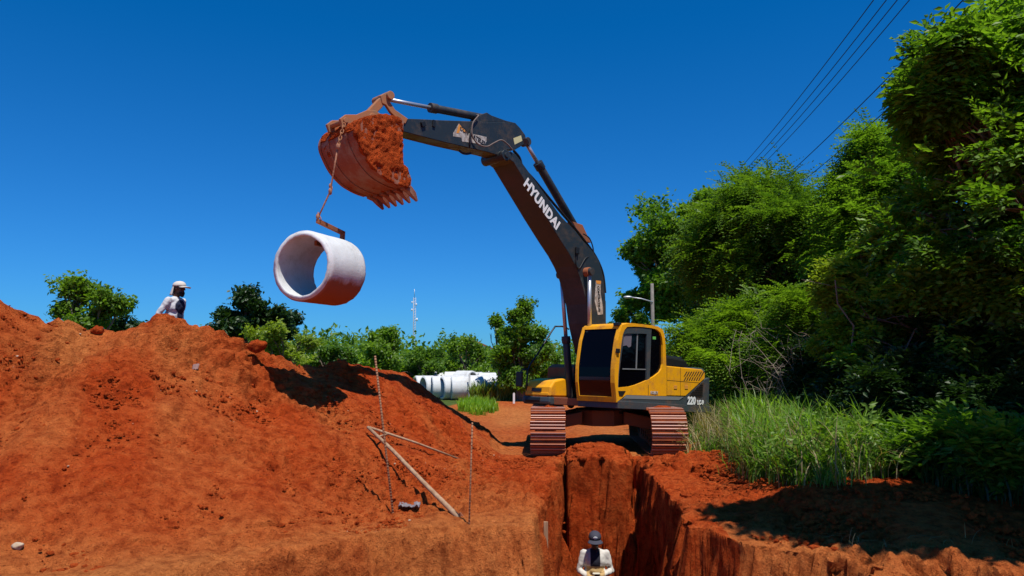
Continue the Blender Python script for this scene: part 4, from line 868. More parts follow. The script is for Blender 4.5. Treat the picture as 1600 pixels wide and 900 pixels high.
def person(loc, rz, head_tilt, arms, label, shirt_m, cap_m, trou_m, glove=None, group=None, flap=False, beard=False, lean=0.0, badge=None):
    root = empty('person', loc, (0, 0, rz)); tag(root, label, 'person', group)
    b = B()
    def ln(p): return Vector((p[0] + lean * max(0, p[2] - 0.95), p[1], p[2]))     # lean the upper body forward
    ht = Matrix.Rotation(head_tilt, 3, 'Y'); hc = ln((0.03, 0, 1.60))
    def H(x, y, z): return hc + ht @ Vector((x, y, z))
    b.ell(H(0, 0, 0.02), (0.098, 0.077, 0.105), ht); b.ell(H(0.025, 0, -0.06), (0.072, 0.060, 0.062), ht); b.ell(H(0.055, 0, -0.095), (0.035, 0.035, 0.025), ht)
    cap_(b, [H(0.088, 0, 0.022), H(0.112, 0, -0.018)], [0.010, 0.015], 8)
    b.ell(H(0.088, 0, 0.042), (0.018, 0.055, 0.012), ht); b.ell(H(0.088, 0, -0.052), (0.016, 0.028, 0.008), ht); b.ell(H(0.086, 0, -0.066), (0.016, 0.024, 0.008), ht)
    for sd in (-1, 1):
        b.ell(H(-0.005, sd * 0.080, 0.0), (0.020, 0.010, 0.032), ht, 10, 8); b.ell(H(0.078, sd * 0.032, 0.018), (0.012, 0.015, 0.008), ht, 10, 6); b.ell(H(0.055, sd * .045, -0.01), (.03, .025, .022), ht, 10, 6)
    cap_(b, [ln((-0.01, 0, 1.38)), ln((-0.005, 0, 1.46)), H(-0.02, 0, -0.04)], [0.065, 0.056, 0.056])
    b.ell(ln((0, 0, 1.29)), (0.115, 0.165, 0.17)); b.ell(ln((0, 0, 1.10)), (0.105, 0.14, 0.16)); b.ell(ln((0, 0, 0.96)), (0.115, 0.16, 0.13))
    b.ell(ln((-.005, 0, 1.39)), (0.075, 0.19, 0.06))
    for sd, leg in ((-1, (0.03, -0.10)), (1, (-0.03, 0.10))):
        cap_(b, [(0, sd * 0.09, 0.92), (0.03 + leg[0], sd * 0.105, 0.50), (leg[0], sd * 0.11, 0.09)], [0.088, 0.058, 0.042]); b.ell((leg[0] + 0.06, sd * 0.115, 0.045), (0.12, 0.045, 0.04))
    for A in arms:
        cap_(b, [ln(A[0]), ln(A[1]), ln(A[2])], [0.050, 0.040, 0.027])
        if glove is None: hand(b, ln(A[2]), A[3], A[4], A[5], 1.0, 0.5)
        else: b.ell(ln(A[2]), (.03, .03, .03))
    body = fuse(b, 'body', M_SKIN, root, 0.0075, 0, 1)
    for sd in (-1, 1):
        b = B(); b.ell(H(0.086, sd * 0.032, 0.018), (0.010, 0.013, 0.007), ht, 10, 8); b.build('eye', mat('eye_white', (0.5, 0.47, 0.42), .3), body)
    # shirt with sleeves, open neck
    b = B(); b.ell(ln((0, 0, 1.28)), (0.145, 0.190, 0.17)); b.ell(ln((0.0, 0, 1.10)), (0.140, 0.170, 0.19)); b.ell(ln((0, 0, 0.97)), (0.142, 0.182, 0.14)); b.ell(ln((-.005, 0, 1.385)), (0.095, 0.212, 0.07)); b.ell(ln((-.01, 0, 1.42)), (0.075, 0.11, 0.05))
    for A in arms: cap_(b, [ln(A[0]), ln(Vector(A[0]).lerp(Vector(A[1]), .5)), ln(A[1]), ln(A[2])], [0.062, 0.058, 0.053, 0.040])
    shirt = fuse(b, 'shirt', shirt_m, root, 0.014, 0.035, 3)
    b = B(); b.ell((0, 0, 0.93), (0.135, 0.175, 0.12))
    for sd, leg in ((-1, 0.03), (1, -0.03)): cap_(b, [(0, sd * 0.09, 0.90), (0.03 + leg, sd * 0.105, 0.50), (leg, sd * 0.11, 0.14)], [0.102, 0.078, 0.068])
    fuse(b, 'trousers', trou_m, root, 0.014, 0.03)
    for sd, leg in ((-1, 0.03), (1, -0.03)):
        b = B(); b.ell((leg + 0.05, sd * 0.113, 0.055), (0.145, 0.055, 0.055)); cap_(b, [(leg, sd * 0.11, 0.05), (leg, sd * 0.11, 0.2)], [0.055, 0.058]); fuse(b, 'boot', M_BOOT, root, 0.012)
    # cap: panelled dome, brim, optional neck flap
    b = B(); n = 24
    rings = []
    for i in range(9):
        a = math.pi / 2 * i / 8; rings.append([b.bm.verts.new(H(-0.005 + 0.114 * math.cos(a) * math.cos(t), 0.095 * math.cos(a) * math.sin(t) * (1 if i else 1), 0.035 + 0.093 * math.sin(a) ** 0.85 + (0.012 if math.cos(t) > 0 else 0) * math.cos(t) * math.cos(a))) for t in [2 * math.pi * k / n for k in range(n)]])
    for p, q in zip(rings, rings[1:]):
        for k in range(n): b.bm.faces.new((p[k], p[(k + 1) % n], q[(k + 1) % n], q[k]))
    bmesh.ops.remove_doubles(b.bm, verts=b.bm.verts, dist=0.002)
    cp_ = b.build('cap', cap_m, root, smooth=True); sd_ = cp_.modifiers.new('t', 'SOLIDIFY'); sd_.thickness = 0.005; sd_.offset = 1
    b = B(); rows = []
    for i in range(5):
        u = i / 4; row = []
        for k in range(11):
            t = (k / 10 - .5) * 2.2; r = 0.105 + 0.105 * u * math.cos(t * 0.75) ** 0.5
            row.append(b.bm.verts.new(H(-0.005 + r * math.cos(t * (1 - .25 * u)), r * 0.86 * math.sin(t * (1 - .25 * u)), 0.046 - 0.012 * u - 0.10 * (math.sin(t) * 0.09 / 0.1) ** 2 * 0.25)))
        rows.append(row)
    for p, q in zip(rows, rows[1:]):
        for k in range(10): b.bm.faces.new((p[k], p[k + 1], q[k + 1], q[k]))
    br = b.build('brim', cap_m, cp_, smooth=True); s2 = br.modifiers.new('t', 'SOLIDIFY'); s2.thickness = 0.006
    if badge:
        b = B(); b.ell(H(0.108, 0, 0.088), (0.006, 0.034, 0.024), ht); b.build('badge', badge, cp_)
    if flap:
        b = B(); rows = []
        for i in range(7):
            u = i / 6; rows.append([b.bm.verts.new(H(-0.01 - (0.105 + 0.055 * u) * math.cos(t), (0.094 + 0.02 * u) * math.sin(t) + 0.006 * math.sin(9 * t) * u, 0.045 - 0.17 * u)) for t in [(k / 14 - .5) * 2.5 for k in range(15)]])
        for p, q in zip(rows, rows[1:]):
            for k in range(14): b.bm.faces.new((p[k], p[k + 1], q[k + 1], q[k]))
        f_ = b.build('neck_flap', cap_m, cp_, smooth=True); s3 = f_.modifiers.new('t', 'SOLIDIFY'); s3.thickness = 0.004
    if beard:
        b = B(); b.ell(H(0.035, 0, -0.085), (0.075, 0.063, 0.055), ht); b.ell(H(0.07, 0, -0.12), (0.035, 0.035, 0.035), ht); fuse(b, 'beard', M_BEARD, root, 0.01, 0.01)
    return root, H, ln
# shirt cloths: colour regions belong to the garment
def shirt_mat(name, base, dark, mode):
    m = mat(name, base, 0.9, 0, 0.15); N, Lk, bb = nodes(m); tc = N.new('ShaderNodeTexCoord'); s = N.new('ShaderNodeSeparateXYZ'); Lk.new(tc.outputs['Object'], s.inputs[0])
    def stepn(sock, e, w_, inv=False):
        r = N.new('ShaderNodeMapRange'); r.clamp = True; Lk.new(sock, r.inputs[0]); r.inputs[1].default_value = e; r.inputs[2].default_value = e + w_
        if inv: r.inputs[3].default_value = 1; r.inputs[4].default_value = 0
        return r.outputs[0]
    def mul(a, b_):
        x = N.new('ShaderNodeMath'); x.operation = 'MULTIPLY'; Lk.new(a, x.inputs[0]); Lk.new(b_, x.inputs[1]); return x.outputs[0]
    nz = tnoise(N, Lk, 9, 5, 0.6, tc.outputs['Object']); c0 = mixc(N, Lk, nz.outputs[0], tuple(x * 0.8 for x in base), tuple(min(1, x * 1.1) for x in base))
    ab = N.new('ShaderNodeMath'); ab.operation = 'ABSOLUTE'; Lk.new(s.outputs[1], ab.inputs[0])
    if mode == 1:
        f = mul(stepn(s.outputs[0], 0.135, 0.01), stepn(ab.outputs[0], 0.15, 0.01, True)); c0 = mixc(N, Lk, f, c0, dark)
    else:
        fr_ = mul(stepn(s.outputs[0], 0.03, 0.01), stepn(ab.outputs[0], 0.072, 0.008, True)); up = stepn(s.outputs[2], 1.20, 0.01); c0 = mixc(N, Lk, mul(fr_, up), c0, dark)
        low = mul(mul(stepn(s.outputs[0], 0.03, 0.01), stepn(ab.outputs[0], 0.13, 0.02, True)), stepn(s.outputs[2], 1.20, 0.01, True)); c0 = mixc(N, Lk, low, c0, (0.50, 0.33, 0.14))
    Lk.new(c0, bb.inputs['Base Color']); return m
P1 = W(281, 441, 13.0); f1 = gz(P1.x, 13.0)
person((P1.x - 0.10, 13.0, P1.z - 1.715), R_(-12), 0.05, [((0, -0.19, 1.38), (-0.10, -0.27, 1.14), (-0.02, -0.26, 0.88), (0.2, 0, -1), (1, 0, 0.2), (0, 1, 0)), ((0, 0.19, 1.38), (-0.06, 0.26, 1.12), (0.05, 0.25, 0.88), (0.2, 0, -1), (1, 0, 0.2), (0, -1, 0))],
       'man in white cap with neck flap walking behind the mound crest', shirt_mat('grey_shirt', (0.62, 0.62, 0.62), (0.02, 0.025, 0.05), 1), mat('white_cap', (0.62, 0.57, 0.50), 0.85), M_TROU, flap=True, beard=True, lean=0.12)
P2 = W(929, 828, 12.1)
man, H2, ln2 = person((P2.x, 12.1, P2.z - 1.735), R_(-93), 0.30, [((0, -0.17, 1.38), (0.02, -0.25, 1.11), (0.22, -0.09, 1.06), (0.35, 1, 0.05), (0, -0.2, 1), (0.9, -0.3, 0)), ((0, 0.17, 1.38), (0.02, 0.25, 1.12), (0.24, 0.08, 1.10), (0.35, -1, 0.05), (0, 0.2, 1), (0.9, 0.3, 0))],
       'man in navy cap and pale shirt standing in the trench, looking down at his hands', shirt_mat('cream_shirt', (0.66, 0.62, 0.55), (0.028, 0.028, 0.04), 2), mat('navy_cap', (0.045, 0.045, 0.065), 0.8), M_TROU, glove=True, lean=0.05, badge=M_WHITE)
M_GLOVE = mat('yellow_glove', (0.55, 0.33, 0.12), 0.85)
for A in (((0.22, -0.09, 1.06), (0.35, 1, 0.05), (0, -0.2, 1), (0.9, -0.3, 0)), ((0.24, 0.08, 1.10), (0.35, -1, 0.05), (0, 0.2, 1), (0.9, 0.3, 0))):
    b = B(); hand(b, ln2(A[0]), A[1], A[2], A[3], 1.18, 0.6); fuse(b, 'glove', M_GLOVE, man, 0.006, 0, 1)
b = B(); hp_ = ln2((0.31, 0.0, 1.13)); mw = Matrix.Translation(man.location) @ Matrix.Rotation(R_(-93), 4, 'Z')
b.box(mw @ hp_, (0.115, 0.035, 0.075), Matrix.Rotation(R_(-3), 3, 'Z') @ Matrix.Rotation(0.5, 3, 'X')); tl_ = b.build('handheld_device', mat('pale_case', (0.6, 0.55, 0.42), .5), None, 0.012)
tag(tl_, 'small pale device with a dark screen held by the man in the trench', 'device')
b = B(); q_ = Matrix.Rotation(R_(-3), 3, 'Z') @ Matrix.Rotation(0.5, 3, 'X'); b.box((mw @ hp_) + q_ @ Vector((0, -0.019, 0.005)), (0.08, 0.004, 0.042), q_); b.build('screen', M_BLACK, tl_, 0.003)
# ================================================================== SITE THINGS
def hit(px, py, y0=5.0, y1=80.0):
    ys = np.arange(y0, y1, 0.02); r = ray(px, py); xs = r.x / r.y * ys; zs = EYE + r.z / r.y * ys
    h = height(xs, ys, 0 * xs)[0]; k = np.argmax(zs <= h); return Vector((xs[k], ys[k], h[k]))
p0 = hit(614, 803); b = B(); t = W(586, 556, p0.y + 0.05); bt = p0 - (t - p0).normalized() * 0.15; b.tube([bt, t], 0.0125, 8)
n = int((t - bt).length / 0.035)
for i in range(n): p = bt.lerp(t, (i + .5) / n); dv = (t - bt).normalized() * 0.006; b.tube([p - dv, p + dv], 0.0145, 8)
tag(b.build('rebar_stake', M_REBAR), 'tall ribbed rusty rebar stake leaning on the mound, taller of the two', 'stake', 'rebar stakes driven into the ledge')
p0 = hit(733, 822); b = B(); t = W(738, 660, p0.y + 0.02); bt = p0 - (t - p0).normalized() * 0.15; b.tube([bt, t], 0.0095, 8)
n = int((t - bt).length / 0.04)
for i in range(n): p = bt.lerp(t, (i + .5) / n); dv = (t - bt).normalized() * 0.006; b.tube([p - dv, p + dv], 0.0108, 8)
tag(b.build('rebar_stake', M_REBAR), 'thin straight rebar stake by the trench edge, shorter of the two', 'stake', 'rebar stakes driven into the ledge')
# A-shaped frame of two poles lying on the slope
a = hit(577, 679) + Vector((0, -0.12, 0.12)); c = hit(718, 813) + Vector((0, 0, 0.02)); e = hit(718, 721) + Vector((0, -0.03, 0.04))
tfm = empty('timber_frame', a); tag(tfm, 'wooden A-shaped frame of two poles lying on the red slope', 'timber frame')
b = B(); b.tube([Vector((0, 0, 0)), (c - a) * .3 + Vector((.01, 0, .01)), (c - a) * .7, c - a], [0.024, 0.027, 0.03, 0.032], 10); b.build('pole', M_WOOD, tfm)
b = B(); b.tube([Vector((0.02, 0, 0.0)), (e - a) * .5 + Vector((0, 0, .02)), e - a], [0.019, 0.018, 0.014], 8); b.build('batten', M_WOOD, tfm)
b = B(); q1 = (c - a) * 0.13; q2 = (e - a) * 0.2; b.tube([q1, q1.lerp(q2, .5), q2], 0.014, 8); b.build('brace', M_WOOD, tfm)
b = B(); b.box((c - a) + Vector((0.03, 0.02, 0.02)), (0.10, 0.05, 0.03), Matrix.Rotation(0.9, 3, 'Y')); b.build('foot', M_RUST, tfm, 0.004)
# upright plank standing against the trench corner
p = W(853, 815, 9.6); x_ = float(xl(9.6)) + 0.05
b = B(); q = W(853, 905, 9.6); b.box(((p.x + q.x) / 2, 9.6, (p.z - 2.2) / 2 + 0.0), (0.055, 0.03, p.z + 2.2)); o = b.build('plank', M_WOOD, None, 0.004); tag(o, 'narrow upright wooden plank against the left wall of the trench', 'plank')
# grey rag
p = hit(640, 797); b = B(); bmesh.ops.create_grid(b.bm, x_segments=24, y_segments=16, size=0.5)
for v in b.bm.verts: v.co = Vector((p.x + v.co.x * 0.26, p.y + v.co.y * 0.16, p.z + 0.05 + 0.05 * mnoise.noise(Vector((v.co.x * 4, v.co.y * 4, 1))) + 0.03 * mnoise.noise(Vector((v.co.x * 11, v.co.y * 11, 3)))))
o = b.build('plastic_bag', mat('grey_plastic', (0.20, 0.17, 0.18), .5), None, smooth=True); s_ = o.modifiers.new('t', 'SOLIDIFY'); s_.thickness = 0.006; tag(o, 'crumpled grey plastic bag lying at the foot of the mound', 'bag')
p = hit(307, 576); b = B(); bmesh.ops.create_grid(b.bm, x_segments=8, y_segments=8, size=0.5)
for v in b.bm.verts: v.co = Vector((p.x + v.co.x * 0.09, p.y - 0.01 + v.co.y * 0.05 - .02, p.z + 0.015 + v.co.y * 0.08 + 0.03 * mnoise.noise(v.co * 5)))
o = b.build('sheet_scrap', mat('grey_scrap', (0.24, 0.13, 0.11), .7), None, smooth=True); s_ = o.modifiers.new('t', 'SOLIDIFY'); s_.thickness = 0.008; tag(o, 'small grey scrap half buried high on the mound face', 'scrap')
# white survey pegs
for (px, py, hpx, D, lb) in ((734, 632, 40, 37.0, 'thin white peg standing in front of the stored pipes'), (803, 633, 17, 33, 'short white peg by the road left of the excavator mirror')):
    x = (px - 800) / FPX * D; g0 = gz(x, D); b = B(); hh = hpx / FPX * D; b.prism([(-0.045, -0.1), (0.045, -0.1), (0.045, hh), (0, hh + 0.06), (-0.045, hh)], -0.02, 0.02)
    o = b.build('survey_peg', M_WHITE); o.location = (x, D, g0); tag(o, lb, 'peg', 'white survey pegs')
# overhead wires towards a common vanishing direction
wires = [(1365, 0, 15.0), (1385, 0, 15.0), (1402, 0, 15.0), (1421, 0, 15.0), (1505, 0, 12.0), (1573, 0, 12.0)]
wl_ = ['leftmost of the four upper black power lines', 'second from left of the four upper power lines', 'third from left of the four upper power lines', 'fourth and rightmost of the upper group of power lines', 'upper of the two separate power lines crossing the near tree', 'lowest power line, passing into the near tree']
mdir = Vector(((925 - 800) / FPX, 1, 0))
for (px, py, Yd), lb in zip(wires, wl_):
    p = W(px, py, Yd); pts = []
    for k in range(41):
        y = -8 + k * 1.4 * (64 / 56); z = p.z + 0.0022 * ((y - 20) ** 2 - (Yd - 20) ** 2); pts.append((p.x + (y - Yd) * mdir.x, y, z))
    b = B(); b.tube(pts, 0.011 if Yd > 13 else 0.012, 6); tag(b.build('power_line', M_CABLE), lb, 'power line', 'power lines overhead')
# street lamp pole beyond the machine
D = 42.0; x = (1020 - 800) / FPX * D; zt = W(1020, 443, D).z; la = empty('street_lamp', (x, D, 0)); tag(la, 'concrete pole with a lamp arm rising behind the excavator cab', 'street lamp')
b = B(); b.tube([(0, 0, 0), (0, 0, zt)], [0.12, 0.09], 12); b.build('pole', M_POLE, la)
q = W(983, 465, D); b = B(); qr = Vector((q.x - x, -0.3, q.z)); b.tube([(0, -0.1, W(1018, 472, D).z), (qr.x * .5, -.2, qr.z - .08), qr], 0.035, 8); b.build('lamp_arm', M_STEEL, la)
b = B(); b.ell(qr + Vector((-0.12, 0, 0.0)), (0.26, 0.13, 0.08)); b.build('lamp_head', M_STEEL, la)
# far lattice mast
D = 260.0; x = (647 - 800) / FPX * D; zt = W(647, 465, D).z; mr_ = empty('radio_mast', (x, D, 0)); tag(mr_, 'slender pale lattice radio mast far away above the trees', 'mast')
b = B(); hw = 0.50
for i in range(3): a = i * 2 * math.pi / 3; b.tube([(hw * math.cos(a), hw * math.sin(a), 0), (hw * math.cos(a), hw * math.sin(a), zt)], 0.07, 6)
for k in range(26):
    z = k * zt / 26; 
    for i in range(3):
        a0_, a1_ = i * 2 * math.pi / 3, (i + 1) * 2 * math.pi / 3; b.tube([(hw * math.cos(a0_), hw * math.sin(a0_), z), (hw * math.cos(a1_), hw * math.sin(a1_), z + zt / 26)], 0.05, 5)
b.build('lattice', mat('pale_mast', (0.55, 0.52, 0.52), .5), mr_)
for (dx, z, r) in ((-0.8, zt * 0.82, 0.35), (1.0, zt * 0.68, 0.45), (0.8, zt * 0.9, .3), (-0.8, zt * 0.93, .3)):
    b = B(); b.tube([(dx, -0.3, z - r * 1.2), (dx, -0.3, z + r * 1.2)], r * 0.55, 10); b.tube([(0, 0, z), (dx, -.3, z)], .06, 6); b.build('antenna', M_WHITE, mr_)
b = B(); b.tube([(0, 0, zt), (0, 0, zt + 3)], 0.08, 6); b.build('tip_rod', M_STEEL, mr_)
# orange brick house among the far trees
D = 62.0; hx = (741 - 800) / FPX * D; hs_ = empty('house', (hx, D, 0)); tag(hs_, 'small orange brick house glimpsed between the far trees', 'house')
M_BRK = grain(mat('orange_brick', (0.5, 0.16, 0.07), .9), 3, (0.40, 0.12, 0.05), (0.56, 0.20, 0.09), .2)
b = B(); b.prism([(-2.1, 0), (2.1, 0), (2.1, 2.6), (0, 3.5), (-2.1, 2.6)], 0, 6); b.build('wall', M_BRK, hs_)
b = B(); b.prism([(-2.5, 2.5), (0, 3.58), (2.5, 2.5), (2.5, 2.62), (0, 3.72), (-2.5, 2.62)], -0.3, 6.3); b.build('roof', grain(mat('roof_tile', (0.4, .14, .07), .9), 6, (.28, .10, .05), (.46, .18, .09), .3), hs_)
b = B(); b.box((-0.8, -0.02, 1.5), (1.0, 0.06, 1.0)); wn = b.build('window', M_GLASS, hs_)
b = B(); b.box((0.9, -0.02, 1.05), (0.9, 0.06, 2.1)); b.build('door', M_WOOD, hs_)
# ================================================================== VEGETATION
def leaf5(L_, w_, fold=0.25):
    return np.array([[0, 0, 0], [L_ * .45, w_ / 2, fold * w_ * .5], [L_, 0, -L_ * .06], [L_ * .45, -w_ / 2, fold * w_ * .5], [L_ * .5, 0, -fold * w_ * .15]]), np.array([[0, 4, 2, 1], [0, 3, 2, 4]])
def leaf4(L_, w_): return np.array([[0, 0, 0], [L_ * .45, w_ / 2, 0], [L_, 0, -L_ * .05], [L_ * .45, -w_ / 2, 0]]), np.array([[0, 3, 2, 1]])
def rotm(d_, roll):
    d_ = d_ / (np.linalg.norm(d_, axis=-1, keepdims=True) + 1e-9); up = np.tile([0., 0., 1.], (len(d_), 1)); bad = np.abs(d_[:, 2]) > 0.97; up[bad] = [1, 0, 0]
    s = np.cross(up, d_); s /= np.linalg.norm(s, axis=1, keepdims=True); n = np.cross(d_, s); c, s_ = np.cos(roll)[:, None], np.sin(roll)[:, None]
    return np.stack([d_, s * c + n * s_, n * c - s * s_], 2)
def compose(items):
    Vs, Fs, k = [], [], 0
    for v, f in items: Vs.append(v); Fs.append(f + k); k += len(v)
    return np.concatenate(Vs), np.concatenate(Fs)
def spray(kind, rg):
    it = []
    if kind == 'broad':          # alternate ovate leaves along a twig
        for i in range(9):
            v, f = leaf5(0.115 * rg.uniform(.7, 1.15), 0.058 * rg.uniform(.8, 1.1)); a = (1 if i % 2 else -1) * rg.uniform(.6, 1.2); d_ = np.array([[math.cos(a), math.sin(a), rg.uniform(-.55, .25)]])
            v = v @ rotm(d_, rg.uniform(-.7, .7, 1))[0].T + [0.035 * i, rg.normal() * .012, -0.0016 * i * i + rg.normal() * .012]; it.append((v, f))
    elif kind == 'pinnate':      # feathery compound leaf
        for i in range(9):
            for sd in (-1, 1):
                v, f = leaf4(0.075 * (1 - .04 * i), 0.026); a = sd * 1.1; d_ = np.array([[math.cos(a), math.sin(a), -.25]]); v = v @ rotm(d_, rg.uniform(-.3, .3, 1))[0].T + [0.04 * i, 0, -0.0035 * i * i]; it.append((v, f))
    else:                        # loose bunch for distant crowns
        for i in range(8):
            v, f = leaf4(0.16 * rg.uniform(.7, 1.3), 0.10 * rg.uniform(.7, 1.2)); d_ = rg.normal(size=(1, 3)); d_[0, 2] *= .5; v = v @ rotm(d_, rg.uniform(-1, 1, 1))[0].T + rg.normal(size=3) * .10; it.append((v, f))
    return compose(it)
SPR = {k: [spray(k, np.random.default_rng(5 + j)) for j in range(4)] for k in ('broad', 'pinnate', 'bunch')}
def foliage(name, pos, dirs, kind, scale, m, parent, rg, tonepos=0.9):
    Vs, Fs, Rs, k = [], [], [], 0; sel = rg.integers(0, 4, len(pos)); cl = fbm(pos, tonepos, 2, 3) * 0.35
    for j in range(4):
        T, Fq = SPR[kind][j]; P = pos[sel == j]; 
        if not len(P): continue
        Rm = rotm(dirs[sel == j], rg.uniform(-.45, .45, len(P))); s = scale * rg.uniform(.7, 1.3, len(P))
        v = np.einsum('nij,kj->nki', Rm, T) * s[:, None, None] + P[:, None, :]; nv = len(T)
        Vs.append(v.reshape(-1, 3)); Fs.append((Fq[None] + (np.arange(len(P)) * nv)[:, None, None]).reshape(-1, 4) + k)
        # one random tone per leaf
        lv = 5 if kind == 'broad' else 4; nl = nv // lv; r = rg.uniform(0, 1, (len(P), nl)) * .6 + .2 + cl[sel == j][:, None]; Rs.append(np.repeat(r.reshape(-1), lv)); k += len(P) * nv
    return np_mesh(name, np.concatenate(Vs), np.concatenate(Fs), m, parent, smooth=False, attrs={'rnd': np.clip(np.concatenate(Rs), 0, 1)})
def rand_dirs(n, rg): d_ = rg.normal(size=(n, 3)); return d_ / np.linalg.norm(d_, axis=1, keepdims=True)
def limb(b, p0, p1, r0, r1, rg, n=6, wob=0.07):
    p0, p1 = np.array(p0, float), np.array(p1, float); L_ = np.linalg.norm(p1 - p0); pts = []; off = rg.normal(size=3) * L_ * wob
    for i in range(n + 1): t = i / n; pts.append(tuple(p0 + (p1 - p0) * t + off * math.sin(math.pi * t) + rg.normal(size=3) * L_ * .015 * (0 < i < n)))
    b.tube(pts, [r0 + (r1 - r0) * i / n for i in range(n + 1)], 7, False); return pts
TREE_N = 0
def tree(label, base, crown, nb, ns, kind, scale, m, trunk_r=0.12, sub=(0.18, 0.38), seed=1, group=None, cat='tree', gaps=-0.25, fork=0.35, name=None, flat=0.8, blobs=None, twigs=True):
    """crown = list of (centre, radii); nb sub-clumps spread over them; ns sprays in each"""
    rg = np.random.default_rng(seed); base = np.array(base, float)
    root = empty(name or 'tree', tuple(base)); tag(root, label, cat, group)
    cl = []
    for (c, r) in crown:
        c, r = np.array(c, float), np.array(r, float); k = 0
        while k < nb:
            d_ = rand_dirs(1, rg)[0]; u = rg.uniform(.35, .92) ; p = c + d_ * r * u
            if p[2] < gz(p[0], p[1]) + 0.2: p[2] = gz(p[0], p[1]) + 0.2 + rg.uniform(0, .4)
            s = rg.uniform(*sub) * min(r[0], r[2]) * 1.05; cl.append((p, np.array([s, s, s * flat]), d_)); k += 1
    P, D_ = [], []
    for i, (p, s, dd) in enumerate(cl):
        n = int(ns * rg.uniform(.7, 1.3)); d_ = rand_dirs(n, rg); rad = rg.uniform(0.15, 1.0, n) ** 0.45 * (1 + .45 * vn(d_ * 1.9 + i * 7.1, 2) + .22 * vn(d_ * 4.7 + i * 3.1, 4))
        q = p + d_ * s * rad[:, None]; dr = d_ * 1.0 + dd * .5 + rg.normal(size=(n, 3)) * .45; dr[:, 2] = dr[:, 2] * .45 - .12; P.append(q); D_.append(dr)
        ne = max(3, n // 18); e = rand_dirs(ne, rg); e[:, 2] = np.abs(e[:, 2]) * .7; ax_ = (e + dd * .8); ax_ /= np.linalg.norm(ax_, axis=1, keepdims=True)   # shoots that break the outline
        for t in np.linspace(.8, 1.75, 7): P.append(p + ax_ * s * t); D_.append(ax_ + rg.normal(size=(ne, 3)) * .5)
    P = np.concatenate(P); D_ = np.concatenate(D_); keep = (fbm(P, 0.55 * max(1, scale), 2, seed) > gaps) & (P[:, 2] > -0.1); P, D_ = P[keep], D_[keep]
    foliage('crown', P - base, D_, kind, scale, m, root, rg)
    b = B(); c0 = np.mean([c[0] for c in crown], axis=0); fk = np.array([base[0] * (1 - fork * .5) + c0[0] * fork * .5, base[1] * (1 - fork * .5) + c0[1] * fork * .5, base[2] + (c0[2] - base[2]) * (1 - fork)])
    limb(b, base - base - [0, 0, .3], fk - base, trunk_r * 1.15, trunk_r * .8, rg, 7, .04)
    for (p, s, dd) in cl[::1 if len(cl) < 40 else 2]:
        pts = limb(b, fk - base, p - base, trunk_r * .30, trunk_r * .07, rg)
        if twigs:
            for k in range(3): limb(b, np.array(pts[4 if k else 5]), p - base + rand_dirs(1, rg)[0] * s * .9, trunk_r * .12, trunk_r * .03, rg, 4)
    b.build('trunk', M_BARK, root, smooth=True)
    return root
G_DEEP = leaf_mat('leaf_deep_green', (0.04, 0.11, 0.010), (0.21, 0.36, 0.035), 0.5)
G_FRESH = leaf_mat('leaf_fresh_green', (0.055, 0.13, 0.012), (0.24, 0.38, 0.035), 0.45)
G_OLIVE = leaf_mat('leaf_olive', (0.045, 0.115, 0.012), (0.19, 0.32, 0.035), 0.42)
G_YEL = leaf_mat('leaf_yellow_green', (0.14, 0.22, 0.02), (0.36, 0.44, 0.05), 0.45)
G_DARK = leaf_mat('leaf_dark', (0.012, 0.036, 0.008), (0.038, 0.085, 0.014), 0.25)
def px2m(px, D): return px / FPX * D
# ---- distant trees, left to right
FAR = [('loose leafy tree with pale top leaves left of the walking man', 138, 480, 70, 54, 30, G_FRESH, 'bunch', 1.15, 15, 95),
       ('small dark round tree between the leafy tree and the walking man', 208, 512, 30, 24, 46, G_DARK, 'bunch', 1.4, 10, 110),
       ('dense dark domed tree below the left of the hanging pipe', 401, 500, 66, 42, 45, G_DARK, 'bunch', 1.5, 22, 170),
       ('sparse yellowish bushy tree right of the dark domed tree', 440, 540, 52, 38, 32, G_YEL, 'bunch', 0.9, 16, 70),
       ('sparse olive tree beside the yellowish one on the mound skyline', 510, 560, 45, 34, 34, G_OLIVE, 'bunch', 0.95, 14, 75),
       ('tree with a pointed spire of leaves left of the radio mast', 606, 552, 42, 34, 40, G_FRESH, 'bunch', 1.1, 15, 80),
       ('low rounded green tree just right of the radio mast foot', 662, 575, 42, 34, 42, G_OLIVE, 'bunch', 1.1, 14, 80),
       ('airy light green tree above the stored pipes', 728, 560, 42, 42, 44, G_FRESH, 'bunch', 1.1, 14, 60),
       ('tall dark tree with gaps behind the excavator mirror', 812, 548, 46, 60, 36, G_DEEP, 'bunch', 1.0, 24, 95),
       ('light green tree behind the street lamp', 985, 515, 34, 46, 54, G_OLIVE, 'bunch', 1.4, 14, 110),
       ('low green bush between the far trees above the mound end', 570, 582, 50, 24, 46, G_DEEP, 'bunch', 1.2, 14, 85),
       ('low bush under the dark tree behind the mirror', 850, 592, 40, 22, 42, G_DEEP, 'bunch', 1.1, 12, 90),
       ('dark low tree left of the orange house', 690, 592, 42, 22, 52, G_DEEP, 'bunch', 1.4, 12, 110),
       ('dark bush in front of the orange house wall', 775, 588, 32, 30, 50, G_DEEP, 'bunch', 1.2, 10, 80)]
for i, (lb, px, py, hw, hh, D, m, kd, scl, nb, ns) in enumerate(FAR):
    c = W(px, py, D); r = (px2m(hw, D), px2m(hw, D) * .8, px2m(hh, D)); g0 = gz(c.x, D)
    tree(lb, (c.x, D, g0), [(tuple(c), r)], nb, ns, kd, scl, m, 0.02 * D * .25 + .04, seed=40 + i, group='trees on the far skyline', gaps=-.12 if ns < 80 else -.3, fork=.5)
